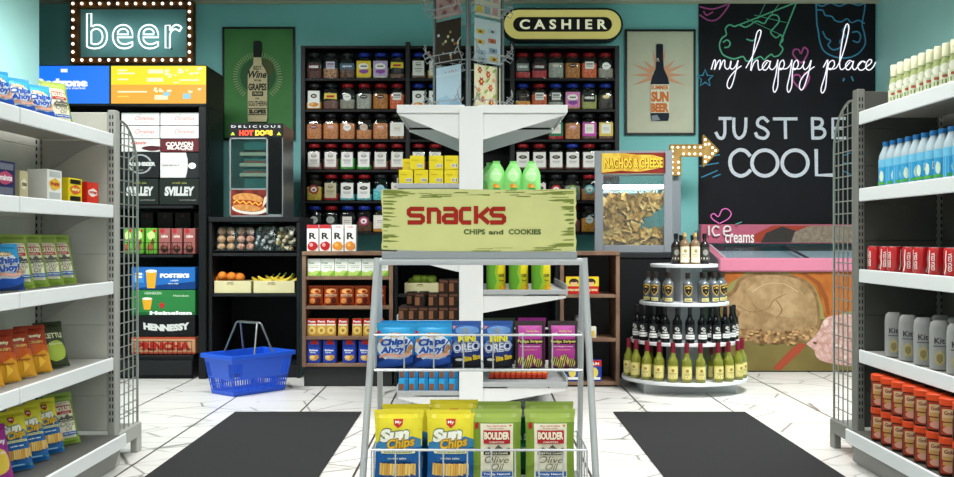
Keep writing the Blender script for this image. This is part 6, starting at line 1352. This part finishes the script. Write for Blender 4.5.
# ------------------------------------------------------------------ black counter, nacho warmer, arrow sign
m = MB(); bx0c, bx1c, by0, by1 = vx1 + .006, 1.60, 7.18, 8.0
t = thing('black_counter', 'black counter under the nacho warmer behind the wine display', 'counter', ((bx0c + bx1c) / 2, by1, 0)); o = ((bx0c + bx1c) / 2, by1, 0)
m = MB(); m.box(bx0c, bx1c, by0, by1, .862, .897, M('26282A', .45), .003); part('worktop', OFF(m, o), t)
m = MB(); m.box(bx0c + .01, bx1c - .01, by0 + .012, by1 - .01, .07, .8615, M('121315', .5), .002); part('cabinet_body', OFF(m, o), t)
m = MB(); m.box(bx0c + .02, bx1c - .02, by0 + .05, by1 - .02, 0, .0695, M('0C0C0D', .6)); part('plinth', OFF(m, o), t)
na, ND, nw, nd, nh = math.radians(-7), 7.27, .555, .42, .735
ncx = PX(633, ND + .2)
ngr = M('8C9096', .4, .3)
t = thing('nacho_warmer', 'grey glass fronted nacho warmer heaped with tortilla chips', 'food warmer', (ncx, ND + .225, .898), na)
h2, d2 = nw / 2, nd / 2; fw = .062
m = MB(); m.box(-h2, -h2 + fw, -d2, -d2 + .03, 0, nh, ngr, .004); m.box(h2 - fw, h2, -d2, -d2 + .03, 0, nh, ngr, .004); m.box(-h2 + fw, h2 - fw, -d2, -d2 + .03, 0, .055, ngr, .003); m.box(-h2 + fw, h2 - fw, -d2, -d2 + .03, nh - .03, nh, ngr, .003); part('front_frame', m, t)
m = MB(); m.box(-h2, h2, -d2 + .031, d2, 0, .05, ngr, .003); part('base_box', m, t)
m = MB(); m.box(-h2, h2, -d2 + .031, d2, nh - .16, nh, ngr, .003); part('top_box', m, t)
for xx in (-h2, h2 - .03):
    m = MB(); m.box(xx, xx + .03, d2 - .035, d2, .051, nh - .161, ngr, .003); part('rear_upright', m, t)
for xx in (-h2 + .004, h2 - .008): m = MB(); m.box(xx, xx + .004, -d2 + .032, d2 - .036, .051, nh - .161, glass('EAF2F2', .05)); part('side_glass', m, t)
m = MB(); m.box(-h2 + .031, h2 - .031, d2 - .012, d2 - .008, .051, nh - .161, glass('E2F0EF', .05)); part('rear_glass', m, t)
m = MB(); m.box(-h2 + fw + .001, h2 - fw - .001, -d2 + .012, -d2 + .016, .056, nh - .165, glass('F4F8F8', .04)); part('front_glass', m, t)
sy0, sy1 = nh - .155, nh - .028
m = MB(); m.box(-h2 + fw - .012, h2 - fw + .012, -d2 - .004, -d2 + .03, sy0 - .01, sy1 + .01, M('C9962A', .5, h2='E0BE4A', scale=16), .002)
m.art(Flat((-h2 + fw - .012, -d2 - .004, sy0 - .01), (nw - 2 * fw + .024, 0, 0), (0, 0, sy1 - sy0 + .02)), [('poly', M('7E241A', .5), [(0, 0), (1, 0), (1, .3), (.6, .08), (.3, .14), (0, .04)]), ('poly', M('7E241A', .5), [(.35, 1), (1, 1), (1, .72), (.8, .9), (.55, .92)]), ('poly', M('5A1A14', .5), [(.97, 0), (1, 0), (1, 1), (.97, 1)]), ('text', M('6A2A14', .5), 'NACHOS & CHEESE', .505, .50, .92, .52, {'bold': .09}), ('text', M('EBC840', .5), 'NACHOS & CHEESE', .50, .51, .91, .49, {'bold': .035})], .0008); part('header_sign', m, t, label='yellow and red printed header')
m = MB(); m.box(-h2 + fw, h2 - fw, -d2 + .05, -d2 + .075, .462, .492, M('F4F8FA', .4, emit=14), .004); part('lamp_tube', m, t)
m = MB(); tray = M('5A5C5E', .35, .5)
m.prism([(-h2 + .035, .285), (.06, .235), (h2 - .036, .35), (h2 - .036, .356), (.06, .242), (-h2 + .035, .292)], lambda u, v, d: (u, d, v), -.02, d2 - .04, tray); part('inner_tray', m, t)
# tortilla chips: single chips at the glass, the loose heap behind them is uncountable
cm = [M('D8B068', .6, h2='C0944C', scale=40), M('E2BE78', .6, h2='CCA45C', scale=40), M('C89C50', .6, h2='AC8040', scale=40)]
def chip_mesh(k):
    mb = MB(); R = random.Random(k); n = 7; r = .050; b = R.uniform(3, 6)
    tri = [(r * math.cos(a), r * math.sin(a)) for a in (PI / 2, PI * 7 / 6, PI * 11 / 6)]
    idx = {}; vs = []
    for i in range(n + 1):
        for j in range(n + 1 - i):
            a, c = i / n, j / n; x = tri[0][0] * a + tri[1][0] * c + tri[2][0] * (1 - a - c); y = tri[0][1] * a + tri[1][1] * c + tri[2][1] * (1 - a - c)
            idx[(i, j)] = len(vs); vs.append((x, y, b * (x * x) * 1.2 - b * .6 * y * y + .002 * math.sin(60 * x + k)))
    fs = []
    for i in range(n):
        for j in range(n - i):
            fs.append((idx[(i, j)], idx[(i + 1, j)], idx[(i, j + 1)]))
            if j < n - i - 1: fs.append((idx[(i + 1, j)], idx[(i + 1, j + 1)], idx[(i, j + 1)]))
    N = len(vs); vs2 = [(x, y, z - .0025) for x, y, z in vs]
    mb.add(vs + vs2, fs + [tuple(N + q for q in f)[::-1] for f in fs], cm[k % 3]); return mb
CH = [chip_mesh(k).mesh('tortilla_chip', 60) for k in range(6)]
R = random.Random(9)
def inpile(x, z):
    lo = .052 <= z <= .185 + .06 * math.exp(-((x + .12) / .10) ** 2) - (.0 if x < .02 else .03)
    if x < .04: up = z < .405 - .25 * abs(x + .06) * (abs(x + .06) > .1) 
    else: up = z < .42 - .1 * abs(x - .08) and z > .242 + (x - .04) * .72 
    if x > .02 and .18 < z < .242 + max(0, x - .04) * .72: return False
    return lo or (up and z > .052)
Mw = Matrix.Translation((ncx, ND + .225, .898)) @ Matrix.Rotation(na, 4, 'Z')
cnt = 0
spots = []
for k in range(4000):
    x, z = R.uniform(-h2 + .055, h2 - .055), R.uniform(.07, .42)
    if not inpile(x, z): continue
    if any((x - a) ** 2 + (z - b) ** 2 < .0235 ** 2 for a, b in spots): continue
    spots.append((x, z))
for x, z in spots[:300]:
    c = bpy.data.objects.new('tortilla_chip', CH[R.randrange(6)]); COL.objects.link(c)
    y = -d2 + .055 + R.uniform(0, .03)
    if abs(z - .477) < .05: y += .04
    c.matrix_world = Mw @ Matrix.Translation((x, y, z)) @ Matrix.Rotation(R.uniform(-.8, .8) + PI / 2, 4, 'X') @ Matrix.Rotation(R.uniform(-.7, .7), 4, 'Y') @ Matrix.Rotation(R.uniform(0, 6.28), 4, 'Z')
    tag(c, 'curled golden tortilla chip in the heap behind the warmer glass', 'tortilla chip', 'tortilla chips in the warmer'); cnt += 1
hp = MB()
for k in range(520):
    x, z = R.uniform(-h2 + .055, h2 - .06), R.uniform(.07, .40)
    if not inpile(x, z): continue
    me = CH[R.randrange(6)]; Mx = Matrix.Translation((x, R.uniform(-d2 + .10, .06), z)) @ Matrix.Rotation(R.uniform(0, 6.28), 4, 'X') @ Matrix.Rotation(R.uniform(0, 6.28), 4, 'Y')
    hp.add([Mx @ v.co for v in me.vertices], [tuple(p.vertices) for p in me.polygons], cm[k % 3])
ho = solo('tortilla_chip_heap', hp, 'loose heap of tortilla chips filling the warmer behind the front chips', 'tortilla chips', (ncx, ND + .225, .898), na, None, 60); ho['kind'] = 'stuff'
# arrow sign on its grey post
AD = 7.80; AX = lambda p: PX(p, AD); AZ = lambda p: PZ(p, AD)
t = thing('arrow_sign', 'bulb studded bent arrow sign on a grey post beside the nacho warmer', 'sign', (AX(675), AD + .04, .898)); o = (AX(675), AD + .04, .898)
m = MB(); m.box(AX(670), AX(681.5), AD + .02, AD + .09, .898, AZ(174), ngr, .004); part('post', OFF(m, o), t)
poly = [(669.2, 175.5), (669.2, 145.3), (702.3, 145.3), (702.3, 135.5), (717.5, 150.8), (702.3, 167), (702.3, 156.5), (679.8, 156.5), (679.8, 175.5)]
mpA = lambda u, v, d: (AX(u), d, AZ(v))
m = MB(); m.prism(poly, mpA, AD - .03, AD + .015, M('B08A4A', .5, h2='8A6A34', scale=12)); part('arrow_panel', OFF(m, o), t)
m = MB()
for i in range(len(poly)):
    a, b = poly[i], poly[(i + 1) % len(poly)]; m.tube([mpA(a[0], a[1], AD - .034), mpA(b[0], b[1], AD - .034)], .006, M('9A7A3E', .5), 6)
part('arrow_edge', OFF(m, o), t)
bp = [(671.4, y) for y in (173.5, 168, 162.5, 157, 151.5)] + [(677.6, y) for y in (173.5, 168, 162.5)] + [(x, 147.6) for x in (671.4, 677, 682.6, 688.2, 693.8, 699.4)] + [(x, 154.3) for x in (682.6, 688.2, 693.8, 699.4)] + [(704.2, 140), (704.2, 145), (708, 144.5), (711.4, 148), (714.5, 150.9), (711.4, 154), (708, 157.6), (704.2, 162), (704.2, 157)]
bulbs(t, o, [mpA(x, y, AD - .036) for x, y in bp], .0098)

# ------------------------------------------------------------------ round wine display
wcx, wcy = PX(684, 6.75), 6.75
dg = M('D6D8DA', .4)
t = thing('round_display', 'four tier round white display of wine and spirit bottles', 'display stand', (wcx, wcy, 0), math.radians(24))
tz = [.092, .335, .585, .832]; tr_ = [.411, .357, .293, .222]
m = MB(); m.box(-.085, .085, -.085, .085, .05, tz[3] - .02, M('A8ABAE', .45), .003); part('centre_column', m, t)
m = MB(); m.box(-.3, .3, -.2, .2, 0, .0695, M('B4B7B9', .45), .003); bs = part('plinth', m, t); bs.rotation_euler = (0, 0, -math.radians(24)); bs.location = (0, 0, 0)
for z, r in zip(tz, tr_):
    m = MB(); m.lathe([(r - .004, z - .022), (r, z - .020), (r, z - .003), (r - .003, z)], dg, 64); part('round_shelf', m, t, 30)
def ring(P, r, z, angs, labf, group, sc_=1.0):
    for i, a in enumerate(angs):
        aa = math.radians(a); x, y = wcx + r * math.sin(aa), wcy - r * math.cos(aa)
        P.put(labf(i), (x, y, z + .0005), aa * .5, group, 0, sc_)
ring(P_WWINE, .376, tz[0], [-84, -66, -50, -36, -22, -9, 4, 17.5 + 5, 36, 53, 68, 84], lambda i: f'pale yellow wine bottle with red cap on the lowest tier, {ORD[i]} from the counter side', 'white wine bottles, outer ring')
ring(P_WWINE, .262, tz[0], [-66, -46, 30, 48, 66, 88], lambda i: f'pale yellow wine bottle in the lowest tier inner ring, {ORD[i]} from the counter side', 'white wine bottles, inner ring', .86)
ring(P_BWINE, .322, tz[1], [-82, -64, -48, -33, -19, -5, 9, 27, 42, 58, 78], lambda i: f'black wine bottle on the second tier up, {ORD[i]} from the counter side', 'dark wine bottles, outer ring')
ring(P_BWINE, .225, tz[1], [-60, 36, 58, 84], lambda i: f'black wine bottle in the inner ring, second tier up, {ORD[i]} from the counter side', 'dark wine bottles, inner ring', .95)
ring(P_VODKA, .250, tz[2], [-80, -58, -34, -6, 19, 38, 58, 84], lambda i: f'dark clear spirit bottle with gold shield on the third tier, {ORD[i]} from the counter side', 'shield label spirit bottles')
ring(P_VODKA, .175, tz[2], [-50, 30, 62], lambda i: f'gold shield spirit bottle in the third tier inner ring, {ORD[i]} from the counter', 'shield label spirit bottles, inner ring')
D = 6.63
for i, (P, p, lab) in enumerate(((P_LIQ, 676, 'dark liqueur bottle on the top tier, counter side'), (P_CORK, 684.5, 'corked bottle with cream label on the top tier beside the dark bottle'), (P_CORK, 695, 'corked bottle with cream label on the top tier, freezer side'), (P_LIQ, 704.5, 'dark liqueur bottle on the top tier, freezer side'))):
    P.put(lab, (PX(p, D + (.04 if i in (0, 3) else 0)), D + (.04 if i in (0, 3) else 0), tz[3] + .0005), 0, 'bottles on the top tier')
for i, p in enumerate((681, 692.5)): P_LIQ.put(f'dark bottle behind the corked bottles on the top tier, {ORD[i]} along', (PX(p, 6.78), 6.78, tz[3] + .0005), 0, 'dark bottles at the back of the top tier', 0, .95)

# ------------------------------------------------------------------ ice cream freezer
FD = 7.58; fx0, fx1 = 1.812, 3.26
pink, pk2 = M('D07C94', .4), M('C0627A', .4)
t = thing('ice_cream_freezer', 'pink ice cream chest freezer printed with a giant scoop', 'freezer', ((fx0 + fx1) / 2, 8.28, 0)); o = ((fx0 + fx1) / 2, 8.28, 0)
pz0, pz1 = .008, PZ(272, FD)
m = MB(); m.box(fx0, fx1, FD, 8.28, pz0, pz1, M('77693A', .5, h2='6A5A30', scale=3), .004); part('chest_body', OFF(m, o), t)
m = MB(); m.box(fx0 + .01, fx1 - .01, FD + .02, 8.26, 0, .0079, BLACK); part('foot_strip', OFF(m, o), t)
UF = lambda p: (PX(p, FD) - fx0) / (fx1 - fx0); VF = lambda p: (PZ(p, FD) - pz0) / (pz1 - pz0)
q = lambda pts: [(UF(x), VF(y)) for x, y in pts]
waf, scp, scd, crm, pnk, wafd = M('B0642A', .6, h2='9A501E', scale=8), M('AA8A64', .7, h2='90724E', scale=12, bump=.8), M('8E6C48', .7, h2='7A5A38', scale=20), M('AA885F', .7, h2='866440', scale=35, bump=.8), M('D0A8A0', .7, h2='B88A80', scale=30, bump=.6), M('8A4A20', .6)
clampU = lambda pts: [(min(.998, max(.002, a)), min(.998, max(.002, b))) for a, b in pts]
A = [('poly', M('8E8650', .5), clampU(q([(720, 272), (915, 272), (915, 300), (830, 320), (740, 310), (720, 300)]))),
     ('poly', waf, clampU(q(spl([(721, 300), (728, 285), (745, 273), (721, 273)], 4)))), ('poly', waf, clampU(q(spl([(790, 274), (812, 284), (822, 305), (826, 318), (846, 312), (880, 306), (914, 300), (914, 273), (790, 273)], 4)))),
     ('poly', wafd, clampU(q([(800, 273), (816, 284), (824, 300), (827, 316), (830, 314), (828, 298), (820, 282), (806, 273)]))),
     ('poly', scd, clampU(q(spl([(722, 300), (732, 290), (742, 276), (768, 273), (796, 276), (814, 288), (820, 312), (818, 332), (806, 340), (760, 344), (730, 330)], 4, True)))),
     ('poly', scp, clampU(q(spl([(724, 302), (736, 292), (744, 279), (768, 275), (794, 278), (811, 290), (817, 310), (815, 328), (800, 336), (776, 333), (752, 330), (734, 326), (740, 312)], 4, True)))),
     ('poly', M('B4956E', .7, h2='9C7E58', scale=9, bump=.8), clampU(q(spl([(746, 292), (760, 281), (784, 280), (802, 292), (808, 308), (796, 318), (772, 314), (756, 306)], 4, True)))),
     ('line', scd, q(spl([(738, 306), (752, 312), (768, 308), (774, 300), (786, 294)], 5)), .006), ('line', scd, q(spl([(776, 300), (782, 310), (776, 318)], 5)), .006), ('line', M('C4A67E', .6), q(spl([(752, 292), (766, 284), (784, 284), (798, 292)], 5)), .006)]
Rr = random.Random(8)
up_ = [(732, 326)] + [(732 + i * 5, 327 + Rr.uniform(-3, 3) + 5 * math.sin(i / 17 * PI)) for i in range(1, 18)]; dn = [(818 - i * 5, 344 + Rr.uniform(-5, 4) - abs(i - 8) * .6) for i in range(18)]
A += [('poly', crm, clampU(q(up_ + dn))), ('poly', M('9E442E', .5), clampU(q([(773, 368), (780, 372), (800, 352), (806, 345), (800, 342), (790, 350)]))),
      ('poly', pnk, clampU(q(spl([(806, 344), (818, 332), (826, 318), (846, 314), (880, 312), (914, 306), (914, 368), (850, 366), (820, 360), (814, 350)], 4))))]
for i in range(40):
    x, y = Rr.uniform(820, 905), Rr.uniform(322, 360); A.append(('poly', M(('C49A92', 'DDBDB6', 'B0807A')[i % 3], .7), clampU(q([(x + Rr.uniform(2, 5) * math.cos(a), y + Rr.uniform(1.5, 3.5) * math.sin(a)) for a in [2 * PI * k / 7 for k in range(7)]]))))
for i in range(46):
    x, y = Rr.uniform(736, 816), Rr.uniform(330, 343); A.append(('poly', M(('C49A6A', '6E4C2C', 'B88E60')[i % 3], .7), clampU(q([(x + Rr.uniform(1, 3.2) * math.cos(a), y + Rr.uniform(.8, 2) * math.sin(a)) for a in [2 * PI * k / 6 for k in range(6)]]))))
m = MB(); m.art(Flat((fx0, FD, pz0), (fx1 - fx0, 0, 0), (0, 0, pz1 - pz0)), A, .0006, .00012); part('printed_front', OFF(m, o), t)
rz1 = PZ(258, FD)
m = MB(); m.box(fx0 - .008, fx1, FD - .03, FD + .05, pz1 + .001, rz1, pink, .012); part('front_rail', OFF(m, o), t)
by, bz_ = 8.18, PZ(243.5, 8.2)
m = MB(); m.prism([(FD + .0505, pz1 + .001), (8.28, pz1 + .001), (8.28, bz_ - .002), (by, bz_ - .002), (FD + .0505, rz1 - .004)], lambda u, v, d: (d, u, v), fx0, fx0 + .06, pink); part('side_cheek', OFF(m, o), t)
m = MB(); m.prism([(FD + .0505, pz1 + .001), (8.28, pz1 + .001), (8.28, bz_ - .002), (by, bz_ - .002), (FD + .0505, rz1 - .004)], lambda u, v, d: (d, u, v), fx1 - .05, fx1, pink); part('side_cheek', OFF(m, o), t)
sl = (bz_ - rz1) / (by - FD - .05)
zy = lambda y: rz1 - .010 + (y - FD - .05) * sl
m = MB(); m.prism([(FD + .051, pz1 + .002), (by, pz1 + .002), (by, zy(by) - .05), (FD + .051, zy(FD + .05) - .03)], lambda u, v, d: (d, u, v), fx0 + .061, fx1 - .051, M('F0F3F5', .5)); part('inner_liner', OFF(m, o), t)
m = MB(); m.prism([(FD + .051, zy(FD + .05) - .008), (by - .02, zy(by - .02) - .008), (by - .02, zy(by - .02)), (FD + .051, zy(FD + .05))], lambda u, v, d: (d, u, v), fx0 + .061, fx1 - .051, glass('E4ECF0', .03, 1.08)); part('glass_lid', OFF(m, o), t)
m = MB(); ln = lambda x, y, d=.003: (x, y, zy(y) + d)
m.tube([ln(PX(786, 8.1), by - .03), ln(PX(795, 7.9), 7.95), ln(PX(806, 7.7), FD + .06)], .010, M('3A3A40', .4), 6); part('lid_divider', OFF(m, o), t); m = MB(); m.tube([ln(fx0 + .065, FD + .08), ln(fx0 + .065, by - .03)], .008, M('D8DDE0', .4), 6); part('lid_rail', OFF(m, o), t)
hz0_, hz1_ = bz_, PZ(224.5, 8.23)
m = MB(); m.box(fx0 - .004, fx1, by + .001, 8.28, hz0_ - .001, hz1_, pk2, .006)
A = [('poly', M('A8402E', .5), [(.24, .08), (.30, .5), (.40, .95), (.99, .95), (.99, .08)]), ('poly', M('3E3634', .5), [(.33, .05), (.36, .55), (.45, .9), (.55, .6), (.58, .05)]), ('poly', M('9E8A78', .6, noise=.3, scale=30), [(.50, .05), (.52, .6), (.60, .92), (.99, .92), (.99, .05)]), ('line', M('D48A9A', .5), [(.15, .97), (.6, .96), (.99, .97)], .02)]
m.art(Flat((fx0, by + .001, hz0_), (fx1 - fx0, 0, 0), (0, 0, hz1_ - hz0_)), A, .0008); part('header_panel', OFF(m, o), t)
# ice creams lettering with a heart above the header
HY = by - .02; HXm = lambda px, py, d=0: Vector((PX(px, HY), HY - d, PZ(py, HY)))
lt = M('F0E6E4', .5, emit=.15); z3 = lambda pts: [(695 + x / 2.653, 200 + y / 2.653) for x, y in pts]
m = MB()
for st in ([(36, 68), (37, 94)], [(64, 74), (54, 70), (46, 80), (52, 94), (66, 92)], [(76, 83), (92, 82), (92, 72), (82, 70), (76, 78), (78, 92), (92, 95), (100, 90)]): m.tube([HXm(x, y) for x, y in spl(z3(st), 5)], .008, lt, 6)
m.art(Flat(HXm(725, 244, .002), (PX(754, HY) - PX(725, HY), 0, 0), (0, 0, PZ(233.5, HY) - PZ(244, HY))), [('text', lt, 'creams', .5, .5, 1, .8, {'bold': .015})]); part('header_lettering', OFF(m, o), t, 60)
m = MB()
hp_ = spl(z3([(64, 62), (48, 52), (42, 42), (50, 36), (62, 44), (72, 26), (86, 24), (96, 36), (88, 50), (66, 62)]), 5)
m.tube([HXm(x, y) for x, y in hp_], .0045, M('D86AB0', .5, emit=.5), 6); m.tube([HXm(*z3([(62, 62)])[0]), HXm(*z3([(62, 70)])[0])], .003, pk2, 5); part('neon_heart', OFF(m, o), t, 60)
m = MB(); m.tube([HXm(x, y) for x, y in spl(z3([(108, 64), (120, 60), (124, 58)]), 4)], .005, M('5AB8A8', .5), 6); m.tube([HXm(*z3([(112, 63)])[0]), HXm(*z3([(112, 72)])[0])], .003, pk2, 5); part('chalk_leaf', OFF(m, o), t, 60)

# ------------------------------------------------------------------ camera and light
cam = bpy.data.cameras.new('camera'); co = bpy.data.objects.new('camera', cam); COL.objects.link(co)
cam.sensor_width = 36.0; cam.lens = 36.0 * F / 954.0; co.location = (0, 0, 1); co.rotation_euler = (PI / 2, 0, 0); cam.clip_start = .05
sc.camera = co
w = bpy.data.worlds.new('world'); sc.world = w; w.use_nodes = True
bg = w.node_tree.nodes['Background']; bg.inputs[0].default_value = (.97, .99, 1.0, 1); bg.inputs[1].default_value = 1.3
def area(name, loc, rot, sx, sy, e, col=(1, 1, 1)):
    l = bpy.data.lights.new(name, 'AREA'); l.shape = 'RECTANGLE'; l.size = sx; l.size_y = sy; l.energy = e; l.color = col; l.spread = math.radians(130)
    ob = bpy.data.objects.new(name, l); COL.objects.link(ob); ob.location = loc; ob.rotation_euler = rot; return ob
# ceiling lights out of view; rear pair tilted to brighten the back wall
for i, (x, y, e) in enumerate(((-.9, 1.4, 30), (1.1, 1.4, 30), (-1.3, 3.9, 26), (1.3, 3.9, 24), (-1.9, 5.7, 54), (1.95, 5.5, 66), (.1, 4.5, 22))):
    area('ceiling_lamp', (x, y, CZ - .03 - (.12 if y > 5 else 0)), (math.radians(24) if y > 5 else 0, 0, 0), 1.1, .5, e, (1, .995, .985))
sc.view_settings.view_transform = 'Standard'; sc.view_settings.look = 'None'; sc.view_settings.exposure = 0.0; sc.view_settings.gamma = 1.0; sc.view_settings.use_curve_mapping = False
sc.cycles.max_bounces = 8; sc.cycles.transparent_max_bounces = 24; sc.cycles.diffuse_bounces = 4; sc.cycles.use_denoising = True; sc.cycles.caustics_reflective = False; sc.cycles.caustics_refractive = False; sc.cycles.sample_clamp_indirect = 6
